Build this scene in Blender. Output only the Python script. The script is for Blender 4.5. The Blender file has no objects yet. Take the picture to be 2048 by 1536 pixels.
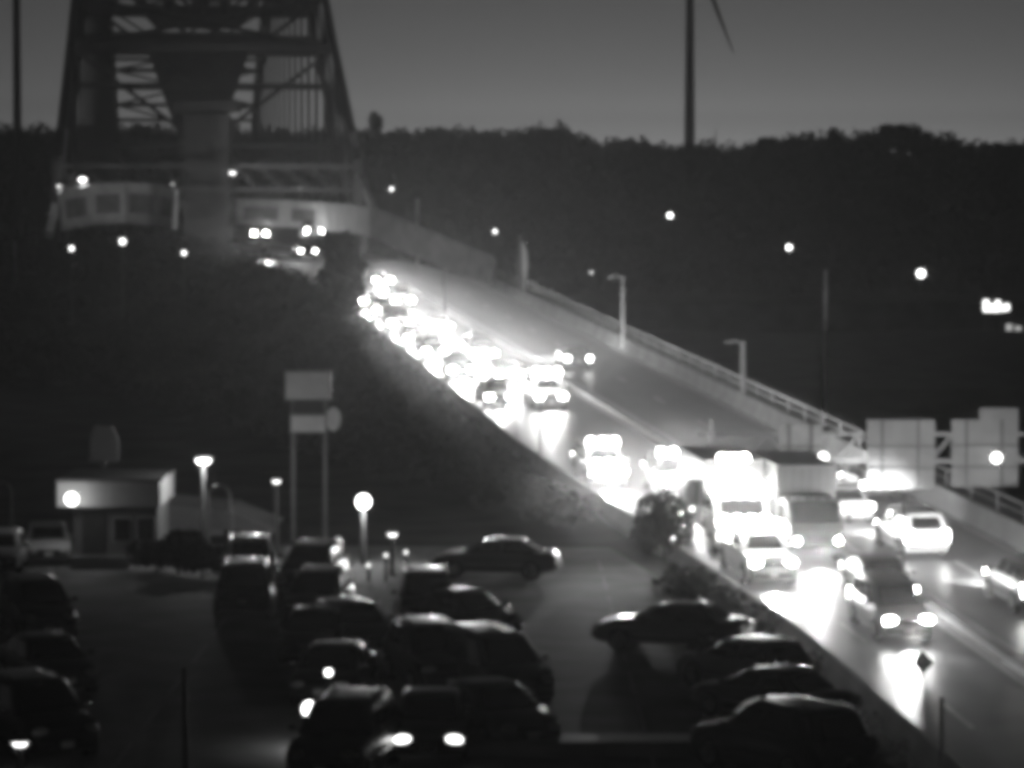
import bpy, math, random
import numpy as np
from mathutils import Vector, Matrix

random.seed(7)
RNG = np.random.default_rng(7)
SC = bpy.context.scene
COL = SC.collection
R = math.radians

# ------------------------------------------------------------------ camera, sky, exposure
CAM = Vector((0.0, 0.0, 12.6))
FPX = 6000.0                       # focal length in photo pixels (photo 2048 wide)
PITCH = math.atan(288.0 / FPX)     # looking slightly down
cam_d = bpy.data.cameras.new("camera")
cam = bpy.data.objects.new("camera", cam_d)
COL.objects.link(cam)
cam.location = CAM
cam.rotation_euler = (math.pi / 2 - PITCH, 0, 0)
cam_d.sensor_width = 36.0
cam_d.lens = 36.0 * FPX / 2048.0
cam_d.clip_start = 0.5
cam_d.clip_end = 6000.0
SC.camera = cam

SKY_STRENGTH = 0.05
SUN_ELEV = -2.0
SUN_ROT = 3.5
world = bpy.data.worlds.new("World")
SC.world = world
world.use_nodes = True
wn, wl = world.node_tree.nodes, world.node_tree.links
bg = wn["Background"]
sky = wn.new("ShaderNodeTexSky")
sky.sky_type = 'NISHITA'
sky.sun_disc = False
sky.sun_elevation = R(SUN_ELEV)
sky.sun_rotation = R(SUN_ROT)
sky.air_density = 0.3
sky.dust_density = 0.4
sky.ozone_density = 1.0
bw = wn.new("ShaderNodeRGBToBW")           # a black-and-white traffic camera
wl.new(sky.outputs[0], bw.inputs[0])
pw = wn.new("ShaderNodeMath"); pw.operation = 'POWER'; pw.inputs[1].default_value = 1.6
wl.new(bw.outputs[0], pw.inputs[0])
wl.new(pw.outputs[0], bg.inputs[0])
bg.inputs[1].default_value = SKY_STRENGTH

SC.view_settings.view_transform = 'Standard'
SC.view_settings.look = 'None'
SC.view_settings.exposure = 0.0
SC.view_settings.gamma = 1.0
cy = SC.cycles
cy.pixel_filter_type = 'BLACKMAN_HARRIS'
cy.filter_width = 6.8                      # soft low-resolution sensor
cy.max_bounces = 4
cy.diffuse_bounces = 2
cy.glossy_bounces = 3
cy.transmission_bounces = 2
cy.volume_bounces = 0
cy.sample_clamp_indirect = 6.0
cy.caustics_reflective = False
cy.caustics_refractive = False
cy.use_denoising = True

HEAD_W = 8000.0     # spot power of one pair of headlights
LENS_E = 130.0      # radiance of a headlight lens
TAIL_E = 40.0
LAMP_K = 0.6
HAZE_D = 0.00022
MIST_D, MIST_W, MIST_H = 0.0027, 12.0, 5.2

# ------------------------------------------------------------------ helpers
_F = Vector((0, math.cos(PITCH), -math.sin(PITCH)))
_U = Vector((0, math.sin(PITCH), math.cos(PITCH)))
def ray(px, py):
    return _F + Vector((1, 0, 0)) * ((px - 1024) / FPX) + _U * (-(py - 768) / FPX)
def at(px, py, Y):
    d = ray(px, py)
    return CAM + d * (Y / d.y)
def at_z(px, py, z):
    d = ray(px, py)
    return CAM + d * ((z - CAM.z) / d.z)

def tag(o, label=None, cat=None, group=None, kind=None):
    if label: o['label'] = label
    if cat: o['category'] = cat
    if group: o['group'] = group
    if kind: o['kind'] = kind
    return o

def empty(name, loc, rot=(0, 0, 0), label=None, cat=None, group=None):
    o = bpy.data.objects.new(name, None)
    COL.objects.link(o)
    o.location = loc
    o.rotation_euler = rot
    o.empty_display_size = 0.3
    return tag(o, label, cat, group)

class MB:
    def __init__(s):
        s.v, s.f = [], []
    def add(s, vs, fs):
        k = len(s.v)
        s.v += [tuple(v) for v in vs]
        s.f += [tuple(i + k for i in f) for f in fs]
        return s
    def box(s, c, d, rz=0.0):
        cx, cy_, cz = c
        hx, hy, hz = d[0] / 2, d[1] / 2, d[2] / 2
        ca, sa = math.cos(rz), math.sin(rz)
        vs = []
        for z in (-hz, hz):
            for x, y in ((-hx, -hy), (hx, -hy), (hx, hy), (-hx, hy)):
                vs.append((cx + x * ca - y * sa, cy_ + x * sa + y * ca, cz + z))
        return s.add(vs, [(0, 3, 2, 1), (4, 5, 6, 7), (0, 1, 5, 4), (1, 2, 6, 5), (2, 3, 7, 6), (3, 0, 4, 7)])
    def bar(s, p, q, w, h=None):
        h = h or w
        p, q = Vector(p), Vector(q)
        d = (q - p)
        if d.length < 1e-6: return s
        d.normalize()
        up = Vector((0, 0, 1)) if abs(d.z) < 0.9 else Vector((0, 1, 0))
        a = d.cross(up).normalized() * (w / 2)
        b = a.cross(d).normalized() * (h / 2)
        vs = [p - a - b, p + a - b, p + a + b, p - a + b, q - a - b, q + a - b, q + a + b, q - a + b]
        return s.add(vs, [(0, 3, 2, 1), (4, 5, 6, 7), (0, 1, 5, 4), (1, 2, 6, 5), (2, 3, 7, 6), (3, 0, 4, 7)])
    def tube(s, pts, rs, n=10, cap=True):
        pts = [Vector(p) for p in pts]
        if not isinstance(rs, (list, tuple)): rs = [rs] * len(pts)
        vs, fs = [], []
        for i, p in enumerate(pts):
            d = (pts[min(i + 1, len(pts) - 1)] - pts[max(i - 1, 0)]).normalized()
            up = Vector((1, 0, 0)) if abs(d.x) < 0.9 else Vector((0, 1, 0))
            a = d.cross(up).normalized()
            b = d.cross(a).normalized()
            for k in range(n):
                t = 2 * math.pi * k / n
                vs.append(p + (a * math.cos(t) + b * math.sin(t)) * rs[i])
        for i in range(len(pts) - 1):
            for k in range(n):
                k2 = (k + 1) % n
                fs.append((i * n + k, i * n + k2, (i + 1) * n + k2, (i + 1) * n + k))
        if cap:
            fs.append(tuple(range(n))[::-1])
            fs.append(tuple(range((len(pts) - 1) * n, len(pts) * n)))
        return s.add(vs, fs)
    def ball(s, c, r, nu=12, nv=8, sc=(1, 1, 1)):
        vs, fs = [], []
        for j in range(nv + 1):
            ph = math.pi * j / nv
            for i in range(nu):
                t = 2 * math.pi * i / nu
                vs.append((c[0] + r * sc[0] * math.sin(ph) * math.cos(t), c[1] + r * sc[1] * math.sin(ph) * math.sin(t), c[2] + r * sc[2] * math.cos(ph)))
        for j in range(nv):
            for i in range(nu):
                i2 = (i + 1) % nu
                fs.append((j * nu + i, (j + 1) * nu + i, (j + 1) * nu + i2, j * nu + i2))
        return s.add(vs, fs)
    def prism(s, poly, axis_o, ux, uz, un, th):
        """flat outline poly (a,b) in plane ux,uz at axis_o, extruded th along un"""
        o, ux, uz, un = Vector(axis_o), Vector(ux), Vector(uz), Vector(un)
        n = len(poly)
        vs = [o + ux * a + uz * b for a, b in poly] + [o + ux * a + uz * b + un * th for a, b in poly]
        fs = [tuple(range(n))[::-1], tuple(range(n, 2 * n))]
        for i in range(n):
            j = (i + 1) % n
            fs.append((i, j, n + j, n + i))
        return s.add(vs, fs)
    def build(s, name, mat, parent=None, smooth=None, loc=None):
        me = bpy.data.meshes.new(name)
        me.from_pydata(s.v, [], s.f)
        me.update()
        import bmesh
        bm = bmesh.new(); bm.from_mesh(me)
        bmesh.ops.recalc_face_normals(bm, faces=bm.faces)
        bm.to_mesh(me); bm.free()
        if smooth is not None:
            for p in me.polygons: p.use_smooth = True
            me.set_sharp_from_angle(angle=R(smooth))
        if mat: me.materials.append(mat)
        o = bpy.data.objects.new(name, me)
        COL.objects.link(o)
        if parent: o.parent = parent
        if loc is not None: o.location = loc
        return o

def np_mesh(name, verts, quads, mat, parent=None):
    me = bpy.data.meshes.new(name)
    me.vertices.add(len(verts)); me.vertices.foreach_set("co", verts.astype(np.float32).ravel())
    me.loops.add(quads.size); me.loops.foreach_set("vertex_index", quads.astype(np.int32).ravel())
    n = len(quads)
    me.polygons.add(n)
    me.polygons.foreach_set("loop_start", np.arange(0, 4 * n, 4, dtype=np.int32))
    me.polygons.foreach_set("loop_total", np.full(n, 4, dtype=np.int32))
    me.update(calc_edges=True)
    me.materials.append(mat)
    o = bpy.data.objects.new(name, me)
    COL.objects.link(o)
    if parent: o.parent = parent
    return o

def leaves(centers, radii, per, size, squash=(1, 1, 1)):
    """leaf-clump quads through a set of crowns; returns verts, quads"""
    centers = np.asarray(centers, float); radii = np.asarray(radii, float)
    n = len(centers) * per
    c = np.repeat(centers, per, axis=0)
    r = np.repeat(radii, per, axis=0)
    d = RNG.normal(size=(n, 3)); d /= np.linalg.norm(d, axis=1)[:, None]
    rad = RNG.uniform(0.35, 1.0, size=(n, 1)) ** 0.6
    p = c + d * rad * (r if r.ndim == 2 else r[:, None])
    a = RNG.normal(size=(n, 3)); a /= np.linalg.norm(a, axis=1)[:, None]
    b = np.cross(a, RNG.normal(size=(n, 3))); b /= np.linalg.norm(b, axis=1)[:, None]
    s1 = size * RNG.uniform(0.6, 1.3, size=(n, 1)); s2 = size * RNG.uniform(0.4, 1.0, size=(n, 1))
    v = np.stack([p - a * s1, p - b * s2, p + a * s1, p + b * s2], axis=1).reshape(-1, 3)
    q = np.arange(4 * n).reshape(-1, 4)
    return v, q

# ------------------------------------------------------------------ materials (greys: a black-and-white camera)
def mat(name, v, rough=0.7, noise=0.25, scale=3.0, metal=0.0, spec=0.5, coat=0.0, bump=0.0, tint=(1, 1, 1), emit=0.0):
    m = bpy.data.materials.new(name)
    m.use_nodes = True
    nt = m.node_tree; n, l = nt.nodes, nt.links
    b = n["Principled BSDF"]
    b.inputs["Roughness"].default_value = rough
    b.inputs["Metallic"].default_value = metal
    b.inputs["Specular IOR Level"].default_value = spec
    b.inputs["Coat Weight"].default_value = coat
    b.inputs["Coat Roughness"].default_value = 0.12
    tc = n.new("ShaderNodeTexCoord")
    no = n.new("ShaderNodeTexNoise")
    no.inputs["Scale"].default_value = scale
    no.inputs["Detail"].default_value = 6
    l.new(tc.outputs["Object"], no.inputs["Vector"])
    cr = n.new("ShaderNodeValToRGB")
    lo, hi = v * (1 - noise), v * (1 + noise)
    cr.color_ramp.elements[0].position = 0.3
    cr.color_ramp.elements[1].position = 0.7
    cr.color_ramp.elements[0].color = (lo * tint[0], lo * tint[1], lo * tint[2], 1)
    cr.color_ramp.elements[1].color = (hi * tint[0], hi * tint[1], hi * tint[2], 1)
    l.new(no.outputs["Fac"], cr.inputs[0])
    l.new(cr.outputs[0], b.inputs["Base Color"])
    if bump > 0:
        bp = n.new("ShaderNodeBump"); bp.inputs["Strength"].default_value = bump
        l.new(no.outputs["Fac"], bp.inputs["Height"]); l.new(bp.outputs[0], b.inputs["Normal"])
    if emit > 0:
        b.inputs["Emission Color"].default_value = (1, 1, 0.98, 1)
        b.inputs["Emission Strength"].default_value = emit
    return m

M = dict(
    ground=mat("ground_grass", 0.06, 0.95, 0.4, 0.25, spec=0.1),
    lot=mat("lot_asphalt", 0.15, 0.75, 0.45, 0.4, spec=0.35, bump=0.05),
    road=mat("wet_road_asphalt", 0.13, 0.4, 0.25, 0.5, spec=0.5, bump=0.03),
    line=mat("road_paint", 0.7, 0.5, 0.15, 2.0),
    concrete=mat("concrete", 0.36, 0.85, 0.22, 0.7),
    concrete_dark=mat("recess_shade_concrete", 0.12, 0.9, 0.35, 0.8),
    steel=mat("bridge_steel", 0.04, 0.6, 0.25, 0.6, spec=0.4),
    boardface=mat("grey_board", 0.2, 0.9, 0.2, 0.8),
    strut=mat("headlit_strut", 0.3, 0.6, 0.2, 1.0),  # pale tone puts the headlight glow into the struts' colour
    barrier=mat("weathered_concrete", 0.2, 0.85, 0.35, 0.5),
    galv=mat("galvanised_steel", 0.2, 0.55, 0.15, 2.0, metal=0.3),
    darkmetal=mat("dark_metal", 0.06, 0.5, 0.2, 2.0, spec=0.4),
    turbine=mat("turbine_paint", 0.16, 0.6, 0.06, 0.2),
    leaf=mat("dark_foliage", 0.055, 0.9, 0.5, 0.15, spec=0.1),
    bark=mat("bark", 0.06, 0.95, 0.3, 3.0, spec=0.1),
    signback=mat("sign_aluminium", 0.13, 0.6, 0.1, 1.5, metal=0.2),
    signpanel=mat("sign_panel", 0.7, 0.6, 0.12, 1.2),
    wall=mat("painted_wall", 0.32, 0.85, 0.15, 0.8),
    wetstone=mat("wet_coping_stone", 0.3, 0.58, 0.15, 1.0, spec=0.7),
    palewall=mat("pale_render", 0.6, 0.85, 0.12, 0.6),
    wall_dark=mat("dark_wall", 0.12, 0.85, 0.2, 0.8),
    roofing=mat("roof_shingle", 0.10, 0.9, 0.3, 2.0),
    glass=mat("car_glass", 0.012, 0.06, 0.1, 1.0, spec=0.8),
    tyre=mat("tyre_rubber", 0.02, 0.9, 0.2, 5.0, spec=0.2),
    rim=mat("alloy_rim", 0.5, 0.3, 0.1, 3.0, metal=0.8),
    trim=mat("black_trim", 0.025, 0.5, 0.2, 4.0),
    chrome=mat("chrome", 0.7, 0.12, 0.05, 4.0, metal=1.0),
    plate=mat("number_plate", 0.75, 0.4, 0.05, 4.0),
    lamp_off=mat("lamp_lens", 0.45, 0.1, 0.1, 6.0, spec=0.8),
    tail_off=mat("tail_lens", 0.12, 0.15, 0.1, 6.0, spec=0.7),
    head_on=mat("headlight_lit", 0.8, 0.2, 0.05, 6.0, emit=LENS_E),
    tail_on=mat("tail_light_lit", 0.6, 0.2, 0.05, 6.0, emit=TAIL_E),
    lamp_on=mat("street_lamp_lit", 0.8, 0.2, 0.05, 6.0, emit=9.0),
    lamp_flood=mat("floodlight_lit", 0.8, 0.2, 0.05, 6.0, emit=9.0),
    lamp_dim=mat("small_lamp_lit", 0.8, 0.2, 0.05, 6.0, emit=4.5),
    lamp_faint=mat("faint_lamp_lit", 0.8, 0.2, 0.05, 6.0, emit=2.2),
    water=mat("canal_water", 0.02, 0.1, 0.1, 0.1, spec=0.5, bump=0.05),
)
PAINT = {k: mat("paint_" + k, v, 0.36, 0.06, 1.5, spec=0.4, coat=0.12) for k, v in
         dict(black=0.012, charcoal=0.035, grey=0.11, silver=0.35, white=0.75, navy=0.022).items()}

# ------------------------------------------------------------------ the highway's line
def road_ref(t):
    x = 13.7 - 25.7 * t
    y = 100 + 173 * t
    if t > 0.9:
        x -= 16.0 * (t - 0.9) ** 2 * 2.2
    z = -1.0 + 9.5 * t
    if t < 0.1: z -= 18 * (0.1 - t) ** 2
    if t > 1.05:
        u = t - 1.05
        z = -1.0 + 9.5 * 1.05 + 9.5 * u - 6.5 * u * u if u < 0.73 else 12.44
    return Vector((x, y, z))
T0, T1 = -0.55, 2.1
def road_dir(t):
    d = road_ref(t + 0.01) - road_ref(t - 0.01)
    return d.normalized()
def road_pt(t, off, dz=0.0):
    d = road_dir(t)
    n = Vector((d.y, -d.x, 0)).normalized()
    return road_ref(t) + n * off + Vector((0, 0, dz))
def left_off(t):
    return -5.6 + 1.9 * max(0.0, min(1.0, (0.3 - t) / 0.3))
RIGHT = 10.2
_TT = np.linspace(-1.2, 2.1, 400)
_YY = np.array([road_ref(t).y for t in _TT])
def t_of_y(y):
    return float(np.interp(y, _YY, _TT))

SKYLINE = [(-400, 275), (0, 266), (130, 262), (300, 262), (700, 270), (800, 270), (880, 264), (1000, 270), (1060, 263), (1130, 264), (1200, 284),
           (1300, 291), (1345, 306), (1365, 297), (1480, 297), (1530, 282), (1650, 279), (1755, 270), (1790, 256), (1830, 270), (1900, 286), (1950, 296), (2048, 292), (2500, 280)]
_SX = [a for a, b in SKYLINE]; _SY = [b for a, b in SKYLINE]
def sstep(a, b, x):
    u = max(0.0, min(1.0, (x - a) / (b - a)))
    return u * u * (3 - 2 * u)
RIDGE_Y = 1000.0
def ridge_z(x):
    px = 1024 + FPX * x / RIDGE_Y
    return 12.6 + (480 - np.interp(px, _SX, _SY)) / FPX * RIDGE_Y - 5.0
def ground_z(x, y):
    base = 0.0
    if y > 420: base = -2.0 * sstep(420, 470, y)
    z = base
    if y < 700:
        t = t_of_y(y)
        r = road_ref(t)
        l = r.x + left_off(t) - 0.8
        rr = r.x + RIGHT + 1.0
        top = r.z - 0.12
        if y > 330: top = top - (y - 330) * 0.2
        rb = base - 1.5 if y < 420 else base
        if x < l:
            d = l - x
            if top >= base: z = max(base, top - 0.36 * d)
            else: z = min(base, top + 0.36 * d)
        elif x > rr:
            d = x - rr
            z = max(min(rb, top), top - 0.4 * d)
        else:
            z = max(top, base) if y > 330 else top
    # wooded mound and abutment under the bridge, left
    if 250 < y < 420:
        fy = sstep(262, 322, y) * (1 - sstep(350, 410, y))
        fx = sstep(-78, -54, x) * (1 - sstep(-24, -14, x))
        z = max(z, 11.0 * fy * fx)
    if y > 800:
        f = sstep(800, RIDGE_Y, y)
        z = base + (ridge_z(x) - base) * f
        if y > RIDGE_Y: z -= (y - RIDGE_Y) * 0.012
    return z

# ------------------------------------------------------------------ ground, hills, road
def build_ground():
    xs = np.unique(np.concatenate([np.arange(-600, -110, 35.), np.arange(-110, 60, 1.6), np.arange(60, 601, 30.)]))
    ys = np.unique(np.concatenate([np.arange(-30, 60, 15.), np.arange(60, 430, 2.5), np.arange(430, 800, 30.), np.arange(800, 1401, 12.)]))
    vs = [(x, y, ground_z(x, y)) for y in ys for x in xs]
    nx = len(xs)
    fs = [(j * nx + i, j * nx + i + 1, (j + 1) * nx + i + 1, (j + 1) * nx + i) for j in range(len(ys) - 1) for i in range(nx - 1)]
    mb = MB(); mb.v, mb.f = vs, fs
    o = mb.build("ground", M["ground"], smooth=60)
    tag(o, "dark grassy ground rising to embankments and the far hillside", kind='structure')
build_ground()

# parking lot sheet
lot_poly = [(-40, 40), (5.5, 40), (8.2, 62), (8.0, 80), (7.0, 100), (4.0, 122), (-40, 126)]
mb = MB(); mb.prism(lot_poly, (0, 0, 0.008), (1, 0, 0), (0, 1, 0), (0, 0, 1), 0.03)
tag(mb.build("parking_lot", M["lot"]), "dark asphalt parking lot full of parked cars", kind='structure')
stripes = MB()
for i in range(9):
    y = 66 + i * 6.2
    stripes.box((-9.5, y, 0.0425), (0.1, 4.2, 0.003))
    stripes.box((-4.6, y, 0.0425), (0.1, 4.2, 0.003))
    stripes.box((3.4, y, 0.0425), (0.1, 4.2, 0.003))
tag(stripes.build("parking_lines", mat("worn_line_paint", 0.22, 0.7, 0.5, 4.0)), "worn pale parking bay lines on the asphalt", kind='structure')

def strip(name, o1, o2, dz, m, ta=T0, tb=T1, n=120, parent=None, th=None):
    mb = MB(); vs = []; fs = []
    for i in range(n + 1):
        t = ta + (tb - ta) * i / n
        a = o1(t) if callable(o1) else o1
        b = o2(t) if callable(o2) else o2
        vs += [road_pt(t, a, dz), road_pt(t, b, dz)]
    fs = [(2 * i, 2 * i + 1, 2 * i + 3, 2 * i + 2) for i in range(n)]
    mb.add(vs, fs)
    if th:
        k = len(vs)
        mb.add([v - Vector((0, 0, th)) for v in vs], [(2 * i, 2 * i + 2, 2 * i + 3, 2 * i + 1) for i in range(n)])
        for i in range(n):
            mb.f.append((2 * i, 2 * i + 2, k + 2 * i + 2, k + 2 * i))
            mb.f.append((2 * i + 1, k + 2 * i + 1, k + 2 * i + 3, 2 * i + 3))
    return mb.build(name, m, parent, smooth=40)
road = strip("highway", lambda t: left_off(t), RIGHT, 0.0, M["road"], th=0.5)
tag(road, "wet four-lane highway climbing to the bridge", kind='structure')
for o in (-4.9, 1.85, 2.05, 2.95, 3.15, 9.4):
    strip("edge_line", (lambda t, o=o: (left_off(t) + 0.5) if o < -4 else o), (lambda t, o=o: (left_off(t) + 0.65) if o < -4 else o + 0.14), 0.005, M["line"], parent=road)
def dashes(off):
    mb = MB()
    t = T0
    while t < 1.3:
        vs = [road_pt(t + k * 0.009, off + e, 0.005) for k in range(3) for e in (0, 0.14)]
        mb.add(vs, [(0, 1, 3, 2), (2, 3, 5, 4)])
        t += 0.07
    o = mb.build("lane_line", M["line"], road)
dashes(-1.5); dashes(6.3)

def wall_run(name, offf, prof, m, ta, tb, n, label, cat, group=None):
    """extrude a profile [(do,dz)...] along the road; tapered ends closed"""
    mb = MB(); k = len(prof)
    vs = []
    for i in range(n + 1):
        t = ta + (tb - ta) * i / n
        o = offf(t) if callable(offf) else offf
        for a, b in prof: vs.append(road_pt(t, o + a, b))
    fs = []
    for i in range(n):
        for j in range(k):
            j2 = (j + 1) % k
            fs.append((i * k + j, i * k + j2, (i + 1) * k + j2, (i + 1) * k + j))
    fs += [tuple(range(k))[::-1], tuple(range(n * k, n * k + k))]
    mb.add(vs, fs)
    return tag(mb.build(name, m, smooth=40), label, cat, group)
jersey = [(-0.3, -0.3), (-0.3, 0.08), (-0.12, 0.35), (-0.08, 0.85), (0.08, 0.85), (0.12, 0.35), (0.3, 0.08), (0.3, -0.3)]
wall_run("concrete_barrier", 2.5, [(-0.2, -0.1), (-0.2, 0.16), (-0.14, 0.2), (0.14, 0.2), (0.2, 0.16), (0.2, -0.1)], M["concrete"], T0, 2.0, 120, "low pale concrete median kerb running between the two directions of traffic", "kerb")
wall_run("concrete_barrier", RIGHT - 0.1, [(a, b * 1.15) for a, b in jersey], M["barrier"], T0, 0.98, 90, "long pale concrete barrier along the far right edge of the highway", "barrier")
wall_run("concrete_barrier", lambda t: left_off(t) - 0.15, [(a, b * 0.75) for a, b in jersey], M["concrete"], T0, 0.98, 90, "low concrete barrier along the near left edge of the highway above the dark bank", "barrier")

def rail_run(off, label, ta, tb, n, h=1.75):
    root = empty("railing", road_pt(ta, off), label=label, cat="railing")
    inv = Matrix.Translation(-root.location)
    top = MB()
    for i in range(n):
        a = ta + (tb - ta) * i / n; b = ta + (tb - ta) * (i + 1) / n
        top.bar(road_pt(a, off, h) - root.location, road_pt(b, off, h) - root.location, 0.09)
        top.bar(road_pt(a, off, h - 0.4) - root.location, road_pt(b, off, h - 0.4) - root.location, 0.06)
    top.build("rail", M["darkmetal"], root)
    for i in range(n + 1):
        a = ta + (tb - ta) * i / n
        MB().bar(road_pt(a, off, 0.9) - root.location, road_pt(a, off, h) - root.location, 0.07).build("post", M["darkmetal"], root)
rail_run(RIGHT + 0.05, "thin steel pedestrian railing on top of the far right highway barrier", -0.2, 0.98, 56)

# curved panelled parapet beyond the barrier, facing the camera where the road bends on to the bridge
def parapet(name, pts, h, label, nrec):
    root = empty(name, pts[0], label=label, cat="parapet")
    P = [Vector(p) - Vector(pts[0]) for p in pts]
    mb = MB(); cap = MB()
    for a, b in zip(P[:-1], P[1:]):
        up = Vector((0, 0, h / 2))
        mb.bar(a + up, b + up, 0.35, h)
        cap.bar(a + Vector((0, 0, h + 0.12)), b + Vector((0, 0, h + 0.12)), 0.55, 0.22)
    mb.build("wall", M["concrete"], root)
    cap.build("coping", M["concrete"], root)
    # darker slabs on the face; recess shade put into their colour
    seg = list(zip(P[:-1], P[1:]))
    for k in nrec:
        a, b = seg[k]
        d = (b - a).normalized(); n = Vector((d.y, -d.x, 0)).normalized()
        if (n.dot(-(Vector(pts[0]) + a - CAM))) < 0: n = -n
        L = (b - a).length
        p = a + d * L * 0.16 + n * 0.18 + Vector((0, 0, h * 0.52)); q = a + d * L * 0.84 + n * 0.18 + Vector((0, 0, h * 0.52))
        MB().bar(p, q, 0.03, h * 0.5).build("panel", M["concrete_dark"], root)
    return root
pr = [road_pt(0.98, RIGHT - 0.1)] + [at(x, y, D) for x, y, D in ((745, 470, 283), (700, 462, 296), (645, 456, 308), (575, 450, 318), (475, 446, 326))]
for i, p in enumerate(pr[1:]): p.z -= 0.2
parapet("bridge_parapet", pr, 2.6, "pale concrete parapet with panels darkened as recesses curving behind the cars at the bridge entrance", (3, 4))
pl = [at(x, y, D) for x, y, D in ((120, 462, 322), (180, 450, 326), (250, 446, 328), (320, 450, 326), (352, 460, 322))]
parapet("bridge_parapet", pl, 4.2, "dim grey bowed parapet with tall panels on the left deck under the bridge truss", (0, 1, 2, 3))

# ------------------------------------------------------------------ steel arch bridge
AX0 = Vector((-33.3, 330.0, 0.0))
ADIR = Vector((-0.115, 1.0, 0)).normalized()
ANRM = Vector((ADIR.y, -ADIR.x, 0))
HALF = 16.4
DECK = 12.2
ARCH_L = 460.0
def arch_z(s):   # height of the rib above the ground at s metres along the bridge
    u = s / ARCH_L
    return DECK + 2.0 + 56.0 * (1 - (2 * u - 1) ** 2) ** 0.9
def bp(s, side, z):
    return AX0 + ADIR * s + ANRM * (side * HALF) + Vector((0, 0, z))
bridge = empty("arch_bridge", AX0, label="huge dark steel truss arch bridge rising above the road at the upper left", cat="bridge")
bo = AX0
NP = 20
SS = [ARCH_L * i / NP for i in range(NP + 1)]
def lowz(s):
    return max(DECK - 1.0, arch_z(s) - 9.0 - 4.0 * abs(2 * s / ARCH_L - 1)) if 0 < s < ARCH_L else DECK - 1.0
for side in (-1, 1):
    mb = MB(); lace = MB()
    for a, b in zip(SS[:-1], SS[1:]):
        n = 3
        for k in range(n):
            s1 = a + (b - a) * k / n; s2 = a + (b - a) * (k + 1) / n
            mb.bar(bp(s1, side, arch_z(s1)) - bo, bp(s2, side, arch_z(s2)) - bo, 0.85, 1.1)
            mb.bar(bp(s1, side, lowz(s1)) - bo, bp(s2, side, lowz(s2)) - bo, 0.85, 1.0)
        lace.bar(bp(a, side, arch_z(a)) - bo, bp(a, side, lowz(a)) - bo, 0.45)
        lace.bar(bp(a, side, lowz(a)) - bo, bp(b, side, arch_z(b)) - bo, 0.4)
    rib = mb.build("arch_rib", M["steel"], bridge)
    lace.build("lacing", M["steel"], rib)
    for s in SS[1:-1]:
        MB().bar(bp(s, side, lowz(s)) - bo, bp(s, side, DECK) - bo, 0.45).build("hanger", M["steel"], bridge)
    # vertical end tower legs
    MB().bar(bp(0, side, 2) - bo, bp(0, side, DECK + 3) - bo, 2.2, 3.0).build("pier", M["steel"], bridge)
    MB().bar(bp(ARCH_L, side, -2) - bo, bp(ARCH_L, side, DECK + 3) - bo, 2.2, 3.0).build("pier", M["steel"], bridge)
for i, s in enumerate(SS[2:-1]):
    mb = MB()
    za, zl = arch_z(s), lowz(s)
    mb.bar(bp(s, -1, za) - bo, bp(s, 1, za) - bo, 0.8, 1.0)
    mb.bar(bp(s, -1, zl) - bo, bp(s, 1, zl) - bo, 0.6, 0.8)
    mid = bp(s, 0, zl) - bo
    if s < ARCH_L * 0.75:
        mb.bar(bp(s, -1, za) - bo, mid, 0.5)
        mb.bar(bp(s, 1, za) - bo, mid, 0.5)
    s2 = s + ARCH_L / NP
    if s2 < ARCH_L:
        mb.bar(bp(s, -1, za) - bo, bp(s2, 1, arch_z(s2)) - bo, 0.5)
        mb.bar(bp(s, 1, za) - bo, bp(s2, -1, arch_z(s2)) - bo, 0.5)
    mb.build("cross_brace", M["steel"], bridge)
# deep portal frame with a solid V-shaped gusset hanging from it
def portal(s, ztop, zarm, zbot, wtop, wbot, name="portal_frame"):
    mb = MB()
    o = AX0 + ADIR * s - bo
    ux, uz = ANRM, Vector((0, 0, 1))
    poly = [(-HALF, ztop), (HALF, ztop), (HALF, zarm), (wtop, zarm), (wbot, zbot), (-wbot, zbot), (-wtop, zarm), (-HALF, zarm)]
    mb.prism(poly, o, ux, uz, ADIR, 0.9)
    return mb.build(name, M["steel"], bridge)
portal(96, 41.5, 38.6, 26.5, 6.9, 2.7)
portal(112, 47.0, 45.2, 43.5, 7.5, 6.0)
portal(128, 55.5, 53.0, 49.5, 8.5, 7.5)
mb = MB()
for k in range(9):
    a_ = -1 + k / 4
    mb.bar(bp(112, a_, 45.5) - bo, bp(112, a_ * 0.96, 58) - bo, 0.9 if k % 2 else 1.6)
    mb.bar(bp(112, a_, 46 if k % 2 else 57) - bo, bp(112, min(1, a_ + 0.25), 57 if k % 2 else 46) - bo, 0.6)
mb.build("portal_lattice", M["steel"], bridge)
# centre column between the two decks
mb = MB(); mb.box((0, 0, 12.0), (5.0, 3.0, 29.0)); mb.box((0, 0, 27.5), (7.2, 3.4, 1.2)); mb.box((0, 0, 16.5), (6.0, 3.4, 0.9))
c = mb.build("centre_column", M["steel"], bridge); c.location = ADIR * 6
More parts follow.
